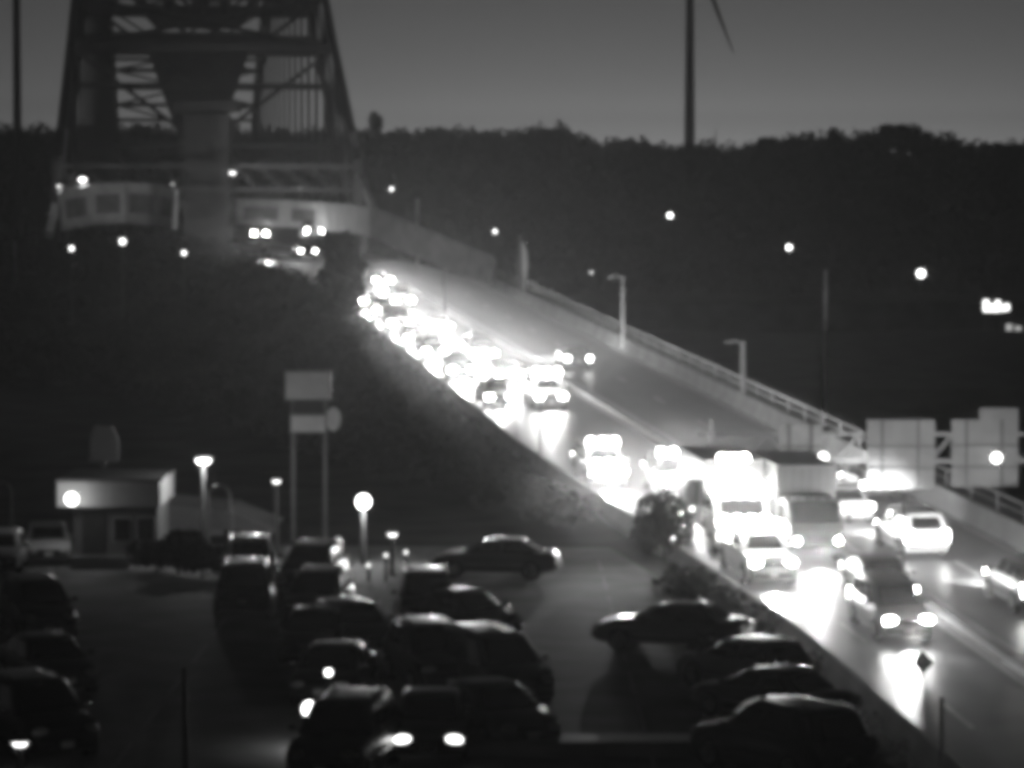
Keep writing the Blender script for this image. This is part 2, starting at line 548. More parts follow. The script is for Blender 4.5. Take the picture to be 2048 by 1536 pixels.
# deck slab
mb = MB()
mb.prism([(-HALF, 20), (HALF, 20), (HALF, ARCH_L + 40), (-HALF, ARCH_L + 40)], Vector((0, 0, DECK - 2.2)), ANRM, ADIR, Vector((0, 0, 1)), 1.1)
mb.build("deck", M["steel"], bridge)
for s in (0.0,):
    mb = MB(); mb.bar(bp(s, -1, DECK + 8.5) - bo, bp(s, 1, DECK + 8.5) - bo, 0.5, 0.5); mb.bar(bp(s, -1, DECK + 5.9) - bo, bp(s, 1, DECK + 5.9) - bo, 0.4, 0.35)
    for i in range(12):
        a = -1 + i / 6; b = a + 1 / 6
        mb.bar(bp(s, a, DECK + 8.5) - bo, bp(s, b, DECK + 5.9) - bo, 0.2)
    mb.build("portal_beam", M["steel"], bridge)
for side in (-1, 1):
    mb = MB()
    mb.bar(bp(0, side, DECK + 2) - bo, bp(0, side, DECK + 9) - bo, 1.0)
    mb.bar(bp(0, side, DECK + 9) - bo, bp(46, side, arch_z(46)) - bo, 0.9)
    mb.bar(bp(0, side, DECK + 9) - bo, bp(23, side, arch_z(23)) - bo, 0.7)
    mb.build("end_post", M["steel"], bridge)

for pts in (((706, 268, 338), (733, 390, 330), (764, 448, 321)), ((130, 262, 340), (116, 380, 331), (98, 470, 322))):
    P = [at(*p) - bo for p in pts]
    mb = MB()
    for p, q in zip(P[:-1], P[1:]): mb.bar(p, q, 0.7, 0.7)
    for k in range(3):
        u = 0.25 + 0.25 * k
        p = P[1].lerp(P[2], u); q = P[1].lerp(P[2], u) + Vector((1.6 if pts[0][0] < 300 else -1.6, 4, 3.2))
        mb.bar(p, q, 0.35)
    mb.build("flared_strut", M["strut"], bridge)

# ------------------------------------------------------------------ wind turbine and tall mast
def turbine():
    D = 1180.0
    base = at(1379, 330, D); hub = at(1383, -107, D)
    root = empty("wind_turbine", (base.x, base.y, base.z - 25), label="tall wind turbine tower with one drooping blade behind the wooded ridge", cat="wind turbine")
    o = root.location
    H = hub.z - o.z
    MB().tube([(0, 0, 0), (0, 0, H * 0.5), (0, 0, H)], [2.35, 1.9, 1.25], 20).build("tower", M["turbine"], root, smooth=50)
    MB().ball((0, 0.6, H + 1.2), 1.0, 14, 10, (1.9, 4.2, 1.9)).build("nacelle", M["turbine"], root, smooth=60)
    MB().ball((0, -4.4, H + 1.2), 1.7).build("hub", M["turbine"], root, smooth=60)
    tip = at(1468, 112, D)
    v = Vector((tip.x - hub.x, 0, tip.z - hub.z)); L = v.length
    a0 = math.atan2(v.z, v.x)
    for k in range(3):
        a = a0 + k * 2 * math.pi / 3
        d = Vector((math.cos(a), 0, math.sin(a))); n = Vector((-d.z, 0, d.x))
        poly = [(1.2, -0.6), (L * 0.18, -1.1), (L * 0.6, -0.8), (L, -0.25), (L, 0.12), (L * 0.5, 0.9), (L * 0.2, 1.35), (1.2, 0.6)]
        MB().prism(poly, (0, -4.6, H + 1.2), d, n, (0, 1, 0), 0.5).build("blade", M["turbine"], root)
turbine()
def mast():
    D = 560.0
    b = at(36, 420, D); z0 = ground_z(b.x, D)
    root = empty("steel_mast", (b.x, D, z0), label="tall dark steel mast left of the bridge running out of the top of the picture", cat="mast")
    H = 74.0 - z0
    MB().tube([(0, 0, 0), (0, 0, H)], [0.95, 0.62], 16).build("shaft", M["turbine"], root, smooth=50)
    mb = MB()
    for k in range(6):
        a = k * math.pi / 3
        mb.box((1.1 * math.cos(a), 1.1 * math.sin(a), H - 3), (0.35, 0.35, 2.6), a)
        mb.bar((0.4 * math.cos(a), 0.4 * math.sin(a), H - 3), (1.1 * math.cos(a), 1.1 * math.sin(a), H - 3), 0.12)
    mb.build("antenna_panels", M["turbine"], root)
mast()
def thin_mast():
    D = 1120.0
    b = at(1431, 300, D)
    root = empty("radio_mast", (b.x, D, b.z - 12), label="faint thin radio mast poking above the trees right of the turbine", cat="mast")
    MB().tube([(0, 0, 0), (0, 0, 12), (0, 0, 20)], [0.4, 0.35, 0.12], 8).build("shaft", M["turbine"], root)
    MB().bar((-1.6, 0, 13.5), (1.6, 0, 13.5), 0.25).build("crossarm", M["turbine"], root)
thin_mast()

# ------------------------------------------------------------------ woods
def woods():
    cs, rs = [], []
    for i in range(2300):
        y = RNG.uniform(800, 1010)
        x = RNG.uniform(-0.205, 0.205) * y
        z = ground_z(x, y)
        r = RNG.uniform(2.6, 4.2)
        cs.append((x, y, z + r * 0.9)); rs.append((r * 0.9, r * 0.9, r * RNG.uniform(1.0, 1.4)))
    for i in range(420):     # the ridge line itself
        x = -205 + 410 * (i + RNG.uniform()) / 420
        y = RIDGE_Y + RNG.uniform(-6, 6)
        r = RNG.uniform(2.0, 3.6)
        cs.append((x, y, ridge_z(x) + 5.0 - r * RNG.uniform(0.9, 1.7))); rs.append((r, r, r * 1.25))
    v, q = leaves(cs, rs, 34, 0.9)
    o = np_mesh("woods", v, q, M["leaf"])
    tag(o, "dark wooded hillside closing the view below the sky", "woods", kind='stuff')
woods()
def bank_shrubs():
    cs, rs = [], []
    n = 0
    while n < 1500:
        t = RNG.uniform(-0.35, 1.3)
        off = left_off(t) - 1.4 - abs(RNG.normal()) * 9.0
        p = road_pt(t, off)
        z = ground_z(p.x, p.y)
        if p.y < 88 and off < left_off(t) - 6: continue
        if z < 0.05 and p.x < 6: continue
        r = RNG.uniform(0.5, 1.1) * (1.0 + 0.5 * max(0, t))
        cs.append((p.x, p.y, z + r * 0.5)); rs.append((r, r, r * 0.8)); n += 1
    for i in range(900):
        x = RNG.uniform(-75, -17); y = RNG.uniform(255, 345)
        if x > road_ref(t_of_y(y)).x - 8: continue
        z = ground_z(x, y)
        r = RNG.uniform(1.0, 2.2)
        cs.append((x, y, z + r * 0.6)); rs.append((r, r, r))
    v, q = leaves(cs, rs, 46, 0.22)
    o = np_mesh("undergrowth", v, q, M["leaf"])
    tag(o, "dark undergrowth covering the bank between parking lot and highway", "undergrowth", kind='stuff')
bank_shrubs()

def tree(name, base, h, rx, ry, label, cat="tree", group=None, trunk=0.35, per=900, lobes=9, size=0.35, shape="round"):
    root = empty(name, base, label=label, cat=cat, group=group)
    mb = MB()
    r0 = max(0.06, h * 0.022)
    mb.tube([(0, 0, -0.3), (0.05 * r0, 0, h * 0.3), (0, 0, h * 0.75)], [r0, r0 * 0.7, r0 * 0.25], 8)
    for k in range(6):
        a = k * 1.05; z = h * (trunk + 0.07 * k)
        mb.tube([(0, 0, z), (rx * 0.35 * math.cos(a), ry * 0.35 * math.sin(a), z + h * 0.08), (rx * 0.7 * math.cos(a), ry * 0.7 * math.sin(a), z + h * 0.2)], [r0 * 0.5, r0 * 0.3, r0 * 0.1], 6)
    mb.build("trunk", M["bark"], root, smooth=60)
    cs, rs = [], []
    for k in range(lobes):
        if shape == "column":
            u = (k + 0.5) / lobes
            cs.append((RNG.uniform(-.25, .25) * rx, RNG.uniform(-.25, .25) * ry, h * (trunk + (1 - trunk) * u * 0.92)))
            w = 1.0 if u < 0.75 else 0.82
            rs.append((rx * 0.85 * w, ry * 0.85 * w, h * (1 - trunk) / lobes * 1.1))
        else:
            a = RNG.uniform(0, 6.28); e = RNG.uniform(-0.6, 1.0)
            cs.append((rx * 0.5 * math.cos(a), ry * 0.5 * math.sin(a), h * (trunk + (1 - trunk) * (0.5 + 0.3 * e))))
            rs.append((rx * 0.52, ry * 0.52, h * (1 - trunk) * 0.28))
    v, q = leaves(cs, rs, per // lobes, size)
    np_mesh("crown", v, q, M["leaf"], root)
    return root
def ground_at(px, D, py=500):
    p = at(px, py, D)
    return Vector((p.x, p.y, ground_z(p.x, p.y)))
# the dark column of foliage in front of the bridge entrance
b = ground_at(686, 236); topz = at(686, 462, 236).z
tree("columnar_tree", b, topz - b.z, 2.0, 1.9, "dense dark column-shaped tree hiding the road just below the bridge entrance", shape="column", per=5200, lobes=10, size=0.3, trunk=0.05)
b = ground_at(1330, 118)
tree("roadside_bush", b, at(1330, 985, 118).z - b.z + 0.2, 1.3, 1.2, "rounded dark bush on the bank in front of the brightest headlights", cat="bush", trunk=0.1, per=1400, size=0.16)
for px, py, D, w, lab in ((1668, 256, 985, 1.7, "narrow pointed tree standing above the skyline left of the highest crown"), (1790, 250, 990, 5.5, "broad tree crown forming the highest point of the wooded skyline at right"),
                      (1105, 258, 985, 4.5, "rounded tree crown on the skyline left of the wind turbine"), (880, 260, 990, 4.0, "low domed tree crown on the skyline right of the bridge"), (75, 252, 700, 3.0, "dark bushy tree on the skyline between the mast and the bridge"),
                      (1540, 276, 985, 3.4, "small rounded tree crown on the skyline midway between turbine and highest crown"), (1905, 282, 985, 3.2, "small bumpy tree crown on the descending skyline near the right edge")):
    p = at(px, py, D); gz = ground_z(p.x, p.y)
    tree("hill_tree", (p.x, p.y, gz), max(6.0, p.z - gz), w, w, lab, per=700, size=0.7, trunk=0.3, group="trees standing out on the skyline")
p = at(752, 225, 1330); 
tree("hill_tree", (p.x, p.y, p.z - 16), 16, 3.2, 3.2, "pale hazy tree far beyond the skyline just right of the bridge", per=700, size=0.8, trunk=0.3, group="trees standing out on the skyline")
# hedge and garden shrubs by the kiosk
for px, D, h, w, lab in ((310, 113, 1.3, 1.2, "dark low shrub at the left end of the hedge by the pale wall"), (352, 112, 1.7, 1.1, "taller dark shrub in the middle of the hedge below the pale wall"), (400, 111, 1.4, 1.2, "dark shrub at the right end of the hedge beside the white roofed car")):
    b = ground_at(px, D)
    tree("garden_shrub", b, h, w, 1.0, lab, cat="shrub", group="shrubs by the kiosk", per=1100, size=0.12, trunk=0.1)

# ------------------------------------------------------------------ vehicles
SPECS = dict(
    sedan=dict(L=4.75, W=1.84, H=1.45, belt=0.95, hood=0.88, tail=0.98, gb=(-1.75, 1.15), gt=(-1.05, 0.3)),
    hatchback=dict(L=4.25, W=1.8, H=1.5, belt=0.98, hood=0.9, tail=0.98, gb=(-2.0, 1.05), gt=(-1.6, 0.25)),
    suv=dict(L=4.75, W=1.92, H=1.78, belt=1.12, hood=1.05, tail=1.12, gb=(-2.27, 1.15), gt=(-1.95, 0.4)),
    minivan=dict(L=5.0, W=1.96, H=1.82, belt=1.1, hood=1.0, tail=1.1, gb=(-2.4, 1.5), gt=(-2.2, 0.65)),
    pickup=dict(L=5.5, W=1.98, H=1.86, belt=1.18, hood=1.15, tail=1.16, gb=(-0.65, 1.3), gt=(-0.5, 0.6)),
)
def loft(sections, closed=True):
    mb = MB(); k = len(sections[0]); vs = [p for s in sections for p in s]
    fs = []
    for i in range(len(sections) - 1):
        for j in range(k):
            j2 = (j + 1) % k
            fs.append((i * k + j, i * k + j2, (i + 1) * k + j2, (i + 1) * k + j))
    fs += [tuple(range(k))[::-1], tuple(range((len(sections) - 1) * k, len(sections) * k))]
    mb.add(vs, fs)
    return mb
def panel(mb, c4, inset, off):
    """inset quad pane standing proud of a 4-cornered face (corners in order)"""
    c = [Vector(p) for p in c4]
    ctr = sum(c, Vector()) / 4
    n = (c[1] - c[0]).cross(c[3] - c[0]).normalized()
    def bil(u, v): return c[0] * (1 - u) * (1 - v) + c[1] * u * (1 - v) + c[2] * u * v + c[3] * (1 - u) * v
    iu, iv = inset
    q = [bil(iu, iv), bil(1 - iu, iv), bil(1 - iu, 1 - iv), bil(iu, 1 - iv)]
    if n.dot(ctr - Vector((ctr.x * 0.5, 0, 0.9))) < 0: n = -n
    mb.add([p - n * 0.01 for p in q] + [p + n * off for p in q], [(0, 3, 2, 1), (4, 5, 6, 7), (0, 1, 5, 4), (1, 2, 6, 5), (2, 3, 7, 6), (3, 0, 4, 7)])
def make_car(kind):
    S = SPECS[kind]
    L, W, H, belt = S['L'] / 2, S['W'] / 2, S['H'], S['belt']
    root = empty("parked_car", (0, 0, 0))
    gb, gt = S['gb'], S['gt']
    st = [(-L, belt - 0.30, 0.86, 0.42), (-L + 0.06, S['tail'] - 0.12, 0.92, 0.34), (-L + 0.22, S['tail'], 0.965, 0.26), (-L + 0.75, S['tail'] + 0.01, 1.0, 0.2),
          (gb[0] + 0.3 if gb[0] > -L + 1.2 else -L + 1.3, belt, 1.0, 0.2), (0, belt, 1.0, 0.2), (gb[1], belt - 0.01, 1.0, 0.2),
          (gb[1] + (L - gb[1]) * 0.55, S['hood'], 0.985, 0.2), (L - 0.3, S['hood'] - 0.07, 0.94, 0.22), (L - 0.1, S['hood'] - 0.17, 0.88, 0.26), (L, S['hood'] - 0.32, 0.82, 0.36)]
    st = sorted(st)
    secs = []
    for x, zt, wf, zb in st:
        w = W * wf
        half = [(0, zt + 0.015), (w * 0.72, zt), (w * 0.93, zt - 0.05), (w, zt - 0.2), (w * 1.0, (zt + zb) * 0.5), (w * 0.97, zb + 0.06), (w * 0.85, zb), (0, zb)]
        ring = half + [(-y, z) for y, z in half[-2:0:-1]]
        secs.append([(x, y, z) for y, z in ring])
    body = loft(secs).build("body", PAINT['grey'], root, smooth=38)
    # greenhouse
    def ring(xr, xf, w, z, cr):
        return [(xr + cr, -w, z), (xf - cr, -w, z), (xf, -w * 0.86, z), (xf + 0.05, 0, z), (xf, w * 0.86, z), (xf - cr, w, z), (xr + cr, w, z), (xr, w * 0.86, z), (xr - 0.03, 0, z), (xr, -w * 0.86, z)]
    wb, wt = W * 0.93, W * 0.74
    cab = loft([ring(gb[0], gb[1], wb, belt - 0.04, 0.1), ring(gt[0] - 0.03, gt[1] + 0.04, wt * 1.02, H - 0.09, 0.12), ring(gt[0] + 0.06, gt[1] - 0.1, wt * 0.93, H - 0.02, 0.14), ring(gt[0] + 0.3, gt[1] - 0.4, wt * 0.7, H, 0.1)]).build("roof", PAINT['grey'], root, smooth=35)
    zb_, zt_ = belt - 0.02, H - 0.1
    f = [(gb[1] + 0.03, -wb * .84, zb_), (gb[1] + 0.03, wb * .84, zb_), (gt[1] + 0.06, wt * .86, zt_), (gt[1] + 0.06, -wt * .86, zt_)]
    mb = MB(); panel(mb, f, (0.04, 0.07), 0.03); mb.build("windshield", M["glass"], root)
    f = [(gb[0] - 0.02, -wb * .84, zb_), (gb[0] - 0.02, wb * .84, zb_), (gt[0] - 0.05, wt * .86, zt_), (gt[0] - 0.05, -wt * .86, zt_)]
    mb = MB(); panel(mb, f, (0.06, 0.1), 0.03); mb.build("rear_window", M["glass"], root)
    for sd in (-1, 1):
        cuts = [0.0, 0.5, 1.0] if kind != 'minivan' and kind != 'suv' else [0.0, 0.3, 0.66, 1.0]
        if kind == 'pickup': cuts = [0.0, 0.45, 1.0]
        for u0, u1 in zip(cuts[:-1], cuts[1:]):
            xb = lambda u: gb[0] + 0.14 + (gb[1] - gb[0] - 0.28) * u
            xt = lambda u: gt[0] + 0.1 + (gt[1] - gt[0] - 0.2) * u
            f = [(xb(u0), sd * wb, zb_), (xb(u1), sd * wb, zb_), (xt(u1), sd * wt * 1.02, zt_), (xt(u0), sd * wt * 1.02, zt_)]
            mb = MB(); panel(mb, f, (0.05, 0.1), 0.008); mb.build("side_window", M["glass"], root)
        mb = MB(); mb.ball((gb[1] - 0.28, sd * (W + 0.1), belt + 0.06), 0.1, 10, 6, (0.7, 1.2, 0.8)); mb.bar((gb[1] - 0.25, sd * W * 0.9, belt), (gb[1] - 0.28, sd * (W + 0.08), belt + 0.04), 0.05)
        mb.build("side_mirror", M["chrome"], root, smooth=60)
        MB().box((-L * 0.05, sd * (W + 0.006), 0.52), (L * 1.0, 0.03, 0.05)).build("door_trim", M["chrome"], root)
        if kind in ('suv', 'minivan'):
            MB().tube([(gt[0] + 0.25, sd * wt * 0.86, H - 0.02), (gt[0] + 0.4, sd * wt * 0.86, H + 0.05), (gt[1] - 0.5, sd * wt * 0.86, H + 0.05), (gt[1] - 0.3, sd * wt * 0.86, H - 0.02)], 0.022, 6).build("roof_rail", M["chrome"], root, smooth=60)
        hz = S['hood'] - 0.25
        MB().ball((L - 0.1, sd * W * 0.66, hz), 0.19, 12, 8, (0.55, 1.15, 0.62)).build("headlight", M["lamp_off"], root, smooth=60)
        tz = S['tail'] - 0.22
        MB().box((-L + 0.09, sd * W * 0.78, tz), (0.16, 0.26, 0.2 if kind in ('sedan', 'hatchback') else 0.42)).build("tail_light", M["tail_off"], root)
        for wx in (L - 0.92, -L + 0.95):
            r = 0.33 if kind in ('sedan', 'hatchback') else 0.37
            y = sd * (W - 0.09)
            MB().tube([(wx, y - sd * 0.1, r + 0.03), (wx, sd * (W + 0.004), r + 0.03)], r + 0.07, 20).build("wheel_arch", M["trim"], root, smooth=40)
            wh = MB().tube([(wx, y - sd * 0.13, r), (wx, y - sd * 0.1, r), (wx, y + sd * 0.09, r), (wx, y + sd * 0.115, r)], [r - 0.03, r, r, r - 0.03], 22).build("wheel", M["tyre"], root, smooth=40)
            rm = MB().tube([(wx, y + sd * 0.1, r), (wx, y + sd * 0.125, r)], [r * 0.62, r * 0.55], 16)
            for k in range(5):
                a = k * 2 * math.pi / 5
                rm.bar((wx, y + sd * 0.128, r), (wx + r * 0.55 * math.cos(a), y + sd * 0.128, r + r * 0.55 * math.sin(a)), 0.05)
            rm.build("rim", M["rim"], wh, smooth=40)
    MB().box((L - 0.04, 0, S['hood'] - 0.3), (0.09, W * 0.95, 0.14)).build("grille", M["trim"], root)
    MB().box((L - 0.03, 0, 0.44), (0.14, W * 1.55, 0.16)).build("front_bumper", M["trim"], root, smooth=40)
    MB().box((-L + 0.03, 0, 0.47), (0.14, W * 1.6, 0.17)).build("rear_bumper", M["trim"], root)
    MB().box((L + 0.045, 0, 0.47), (0.012, 0.31, 0.15)).build("front_plate", M["plate"], root)
    MB().box((-L - 0.045, 0, 0.62), (0.012, 0.31, 0.15)).build("rear_plate", M["plate"], root)
    if kind == 'pickup':
        MB().box(((-L + 0.12 + gb[0] - 0.1) / 2, 0, S['tail'] + 0.012), (gb[0] - 0.1 + L - 0.3, W * 1.6, 0.012)).build("bed", M["trim"], root)
    return root
def make_truck(kind="box_truck"):
    """box truck, 7 m; forward +X"""
    root = empty("box_truck", (0, 0, 0))
    W = 1.15
    secs = []
    for x, zt, zb, w in ((1.6, 2.5, 0.5, W), (2.3, 2.5, 0.45, W), (2.75, 2.42, 0.42, W * 0.98), (3.3, 1.55, 0.4, W * 0.95), (3.5, 1.35, 0.42, W * 0.9), (3.55, 1.1, 0.45, W * 0.86)):
        half = [(0, zt), (w * 0.8, zt), (w * 0.95, zt - 0.1), (w, zt - 0.3), (w, (zt + zb) / 2), (w, zb + 0.1), (w * 0.9, zb), (0, zb)]
        rg = half + [(-y, z) for y, z in half[-2:0:-1]]
        secs.append([(x, y, z) for y, z in rg])
    loft(secs).build("cab", PAINT['white'], root, smooth=30)
    mb = MB(); panel(mb, [(3.28, -W * .86, 1.6), (3.28, W * .86, 1.6), (2.78, W * .86, 2.38), (2.78, -W * .86, 2.38)], (0.05, 0.06), 0.05); mb.build("windshield", M["glass"], root)
    for sd in (-1, 1):
        mb = MB(); panel(mb, [(1.75, sd * W, 1.5), (2.9, sd * W, 1.5), (2.6, sd * W, 2.25), (1.75, sd * W, 2.25)], (0.06, 0.06), 0.015); mb.build("side_window", M["glass"], root)
        mb = MB(); mb.box((2.75, sd * (W + 0.28), 1.75), (0.1, 0.2, 0.42)); mb.bar((2.75, sd * W, 1.6), (2.75, sd * (W + 0.25), 1.65), 0.04); mb.build("side_mirror", M["trim"], root)
        MB().ball((3.48, sd * W * 0.72, 0.95), 0.16, 12, 8, (0.6, 1, 0.9)).build("headlight", M["head_on"], root, smooth=60)
        MB().box((-3.42, sd * 1.0, 0.85), (0.08, 0.22, 0.22)).build("tail_light", M["tail_on"], root)
        for wx in (2.6, -2.2):
            y = sd * (W - 0.12)
            wh = MB().tube([(wx, y - sd * 0.16, 0.48), (wx, y + sd * 0.13, 0.48)], [0.48, 0.48], 20).build("wheel", M["tyre"], root, smooth=40)
            MB().tube([(wx, y + sd * 0.12, 0.48), (wx, y + sd * 0.15, 0.48)], [0.28, 0.24], 14).build("rim", M["rim"], wh, smooth=40)
    mb = MB(); mb.box((-0.95, 0, 2.3), (4.9, 2.44, 2.7)); mb.build("cargo_box", PAINT['white'], root)
    mb = MB()
    for i in range(7): mb.box((1.505, -1.05 + i * 0.35, 2.3), (0.02, 0.03, 2.5))
    for z in (0.97, 3.63): mb.box((-0.95, 1.225, z), (4.9, 0.02, 0.08)); mb.box((-0.95, -1.225, z), (4.9, 0.02, 0.08)); mb.box((1.51, 0, z), (0.02, 2.44, 0.08))
    mb.build("box_rails", M["galv"], root)
    MB().box((-0.8, 0, 0.72), (5.2, 0.9, 0.22)).build("chassis", M["trim"], root)
    MB().box((3.56, 0, 0.56), (0.14, 2.1, 0.26)).build("front_bumper", M["chrome"], root)
    MB().box((3.53, 0, 1.02), (0.06, 1.0, 0.34)).build("grille", M["trim"], root)
    for i in range(5):
        MB().ball((2.62, -0.8 + i * 0.4, 2.5), 0.06, 8, 6).build("marker_light", M["lamp_dim"], root)
    return root

def children(o): return [c for c in bpy.data.objects if c.parent is o]
PROTO = {}
KIDS = {}
def place(kind, loc, yaw, pitch=0.0, paint='grey', label='', cat='car', group=None, name='parked_car', head=None, tail=None, roof=None, extra=None, beam=1.0):
    if kind not in PROTO:
        root = make_truck() if kind == 'box_truck' else make_car(kind)
        PROTO[kind] = root
        kd = [c for c in bpy.data.objects if c.parent is root]
        KIDS[kind] = [(c, [g for g in bpy.data.objects if g.parent is c]) for c in kd]
        for c, gs in KIDS[kind]:
            for s in c.material_slots: s.link = 'OBJECT'
            base = c.data.materials[0]
            for s in c.material_slots: s.material = base
        KIDS[kind + '_names'] = {}
        pairs = KIDS[kind]
    else:
        src = PROTO[kind]
        root = src.copy(); COL.objects.link(root)
        pairs = []
        for c, gs in KIDS[kind]:
            d = c.copy(); COL.objects.link(d); d.parent = root
            g2 = []
            for g in gs:
                e = g.copy(); COL.objects.link(e); e.parent = d; g2.append(e)
            pairs.append((d, g2))
    for k in ('label', 'category', 'group'):
        if k in root: del root[k]
    root.name = name
    root.location = loc
    root.rotation_euler = (0, -pitch, yaw)
    for c, gs in pairs:
        nm = c.name.split('.')[0]
        if nm in ('body', 'cab'): c.material_slots[0].material = PAINT[paint]
        elif nm == 'roof': c.material_slots[0].material = PAINT[roof or paint]
        elif nm == 'cargo_box': c.material_slots[0].material = PAINT['grey']
        elif nm == 'headlight': c.material_slots[0].material = M[head] if head else M['lamp_off']
        elif nm == 'tail_light': c.material_slots[0].material = M[tail] if tail else M['tail_off']
        elif nm == 'marker_light': c.material_slots[0].material = M['lamp_off']
    tag(root, label, cat, group)
    if head == 'head_on':
        ld = bpy.data.lights.new("headlight_beam", 'SPOT')
        ld.energy = HEAD_W * beam; ld.spot_size = R(95); ld.spot_blend = 1.0; ld.shadow_soft_size = 0.12
        lo = bpy.data.objects.new("headlight_beam", ld); COL.objects.link(lo)
        lo.parent = root
        S = SPECS.get(kind)
        fx = (S['L'] / 2 + 0.15) if S else 3.75
        lo.location = (fx, 0, 0.75)
        lo.rotation_euler = (0, R(-90 + 1), 0)    # -Z -> +X, dipped 3 degrees
    if extra: extra(root)
    return root

def on_road(kind, t, off, toward, paint, label, cat, group, name, **kw):
    p = road_pt(t, off, 0.01)
    d = road_dir(t)
    if toward: d = -d
    yaw = math.atan2(d.y, d.x)
    pitch = math.asin(d.z)
    return place(kind, p, yaw, pitch, paint, label, cat, group, name, head='head_on', tail='tail_on', **kw)

G_IN = "oncoming vehicles with headlights on"
G_OUT = "vehicles driving away up the highway"
def glare_lamps(n, z, x, w, r=0.13):  # lamps added so that their bloom fills the white glare
    def f(root):
        bar = MB().bar((x - 0.06, -w / 2, z), (x - 0.06, w / 2, z), 0.06, 0.06).build("glare_lamp_bar", M["trim"], root)
        for i in range(n):
            y = -w / 2 + w * i / (n - 1)
            MB().ball((x, y, z), r, 10, 8, (0.6, 1, 1)).build("added_glare_lamp", M["head_on"], bar)
    return f
IN = [
 ("suv", 0.020, -0.1, "silver", "pale suv with blazing headlights, nearest oncoming vehicle at the lower right", "car"),
 ("sedan", 0.056, 1.25, "charcoal", "dark sedan close behind the nearest oncoming suv", "car"),
 ("box_truck", 0.116, 0.7, "grey", "tall grey box truck facing the camera with two low headlights", "truck"),
 ("box_truck", 0.126, -1.85, "white", "white-fronted box truck with added lamps making the largest glare of the highway", "truck"),
 ("pickup", 0.084, -2.2, "white", "white pickup with roof lamps added for glare just ahead of the white-fronted box truck", "truck"),
 ("suv", 0.215, -0.9, "grey", "grey suv with headlights glaring behind the big white truck", "car"),
 ("minivan", 0.238, -3.5, "white", "white minivan in its own patch of glare left of the white truck", "van"),
 ("minivan", 0.425, -0.9, "white", "white van with lamps added for glare halfway up the highway", "van"),
 ("sedan", 0.43, -3.7, "silver", "silver sedan lighting the road edge below the halfway van", "car"),
 ("sedan", 0.505, -1.2, "grey", "grey sedan just above the halfway van in the inner lane", "car"),
 ("hatchback", 0.520, -3.8, "black", "black hatchback at the tail of the glaring queue's outer lane", "car"),
 ("suv", 0.575, -1.1, "white", "white suv at the lower end of the glaring queue, inner lane", "car"),
 ("sedan", 0.595, -3.9, "silver", "silver sedan second from the bottom of the queue's outer lane", "car"),
 ("sedan", 0.655, -3.9, "white", "white sedan in the lower middle of the queue, outer lane", "car"),
 ("hatchback", 0.705, -1.1, "white", "white hatchback in the middle of the queue, inner lane", "car"),
 ("suv", 0.715, -3.9, "silver", "silver suv in the middle of the queue, outer lane", "car"),
 ("pickup", 0.780, -3.9, "white", "white pickup in the upper middle of the queue, outer lane", "truck"),
 ("minivan", 0.850, -1.1, "white", "white minivan near the top of the queue, inner lane", "van"),
 ("sedan", 0.850, -3.9, "white", "white sedan near the top of the queue beside the columnar tree", "car"),
 ("sedan", 0.995, 0.2, "charcoal", "dark sedan set apart at the top of the queue beside the columnar tree", "car"),
]
def bars(*fs):
    def f(root):
        for g in fs: g(root)
    return f
EXTRA = {3: bars(glare_lamps(5, 2.66, 2.95, 2.0, 0.2), glare_lamps(3, 3.72, 1.4, 0.9, 0.17), glare_lamps(4, 1.5, 3.5, 1.7, 0.2)),
         4: glare_lamps(4, 1.98, 0.55, 1.4, 0.2), 6: bars(glare_lamps(3, 1.95, 0.7, 1.1, 0.17), glare_lamps(3, 1.12, 2.3, 1.1, 0.17)),
         7: glare_lamps(3, 1.96, 0.7, 1.2, 0.2), 5: glare_lamps(3, 1.9, 0.45, 1.1, 0.16)}
BEAM = {0: 0.12, 1: 0.15, 2: 0.2, 3: 0.5, 4: 0.22, 5: 1.0, 6: 0.8, 7: 0.06, 8: 0.06, 9: 0.7, 10: 0.6}
for i, (k, t, off, paint, lab, cat) in enumerate(IN):
    on_road(k, t, off, True, paint, lab, cat, G_IN, "oncoming_" + ("truck" if cat == "truck" else "van" if cat == "van" else "car"), extra=EXTRA.get(i), beam=BEAM.get(i, 0.55))
OUT = [
 ("suv", 0.045, 6.2, "grey", "grey suv leaving the picture at the right edge, seen from behind", "car"),
 ("suv", 0.115, 5.4, "white", "white suv driving away alone below the overhead sign panels", "car"),
 ("sedan", 0.168, 4.9, "silver", "silver sedan driving away beside the gantry post, tail lights glaring", "car"),
 ("hatchback", 0.205, 7.9, "grey", "grey hatchback driving away in the far lane beyond the gantry post", "car"),
 ("sedan", 0.555, 4.6, "charcoal", "dark sedan driving away beside the tall right-hand lamp post, halfway up the highway", "car"),
]
for k, t, off, paint, lab, cat in OUT:
    on_road(k, t, off, False, paint, lab, cat, G_OUT, "departing_car", beam=1.0 if t < 0.15 else 2.0)
# cars at the bridge entrance
for px, py, D, kind, paint, lab, go in ((519, 478, 318, "sedan", "black", "dark sedan with one dazzling blur of light entering from the bridge, leftmost at the portal", False),
                                    (620, 478, 312, "suv", "charcoal", "dark suv driving on to the bridge in front of the curved parapet", True),
                                    (608, 516, 297, "hatchback", "grey", "grey hatchback half hidden by the columnar tree at the bridge entrance", True)):
    p = at(px, py, D)
    if go: place(kind, (p.x, p.y, p.z), R(105), 0.03, paint, lab, "car", G_OUT, "departing_car", head='head_on', tail='tail_on', beam=1.0)
    else: place(kind, (p.x, p.y, p.z), R(-84), -0.03, paint, lab, "car", G_IN, "oncoming_car", head='head_on', tail='tail_on')

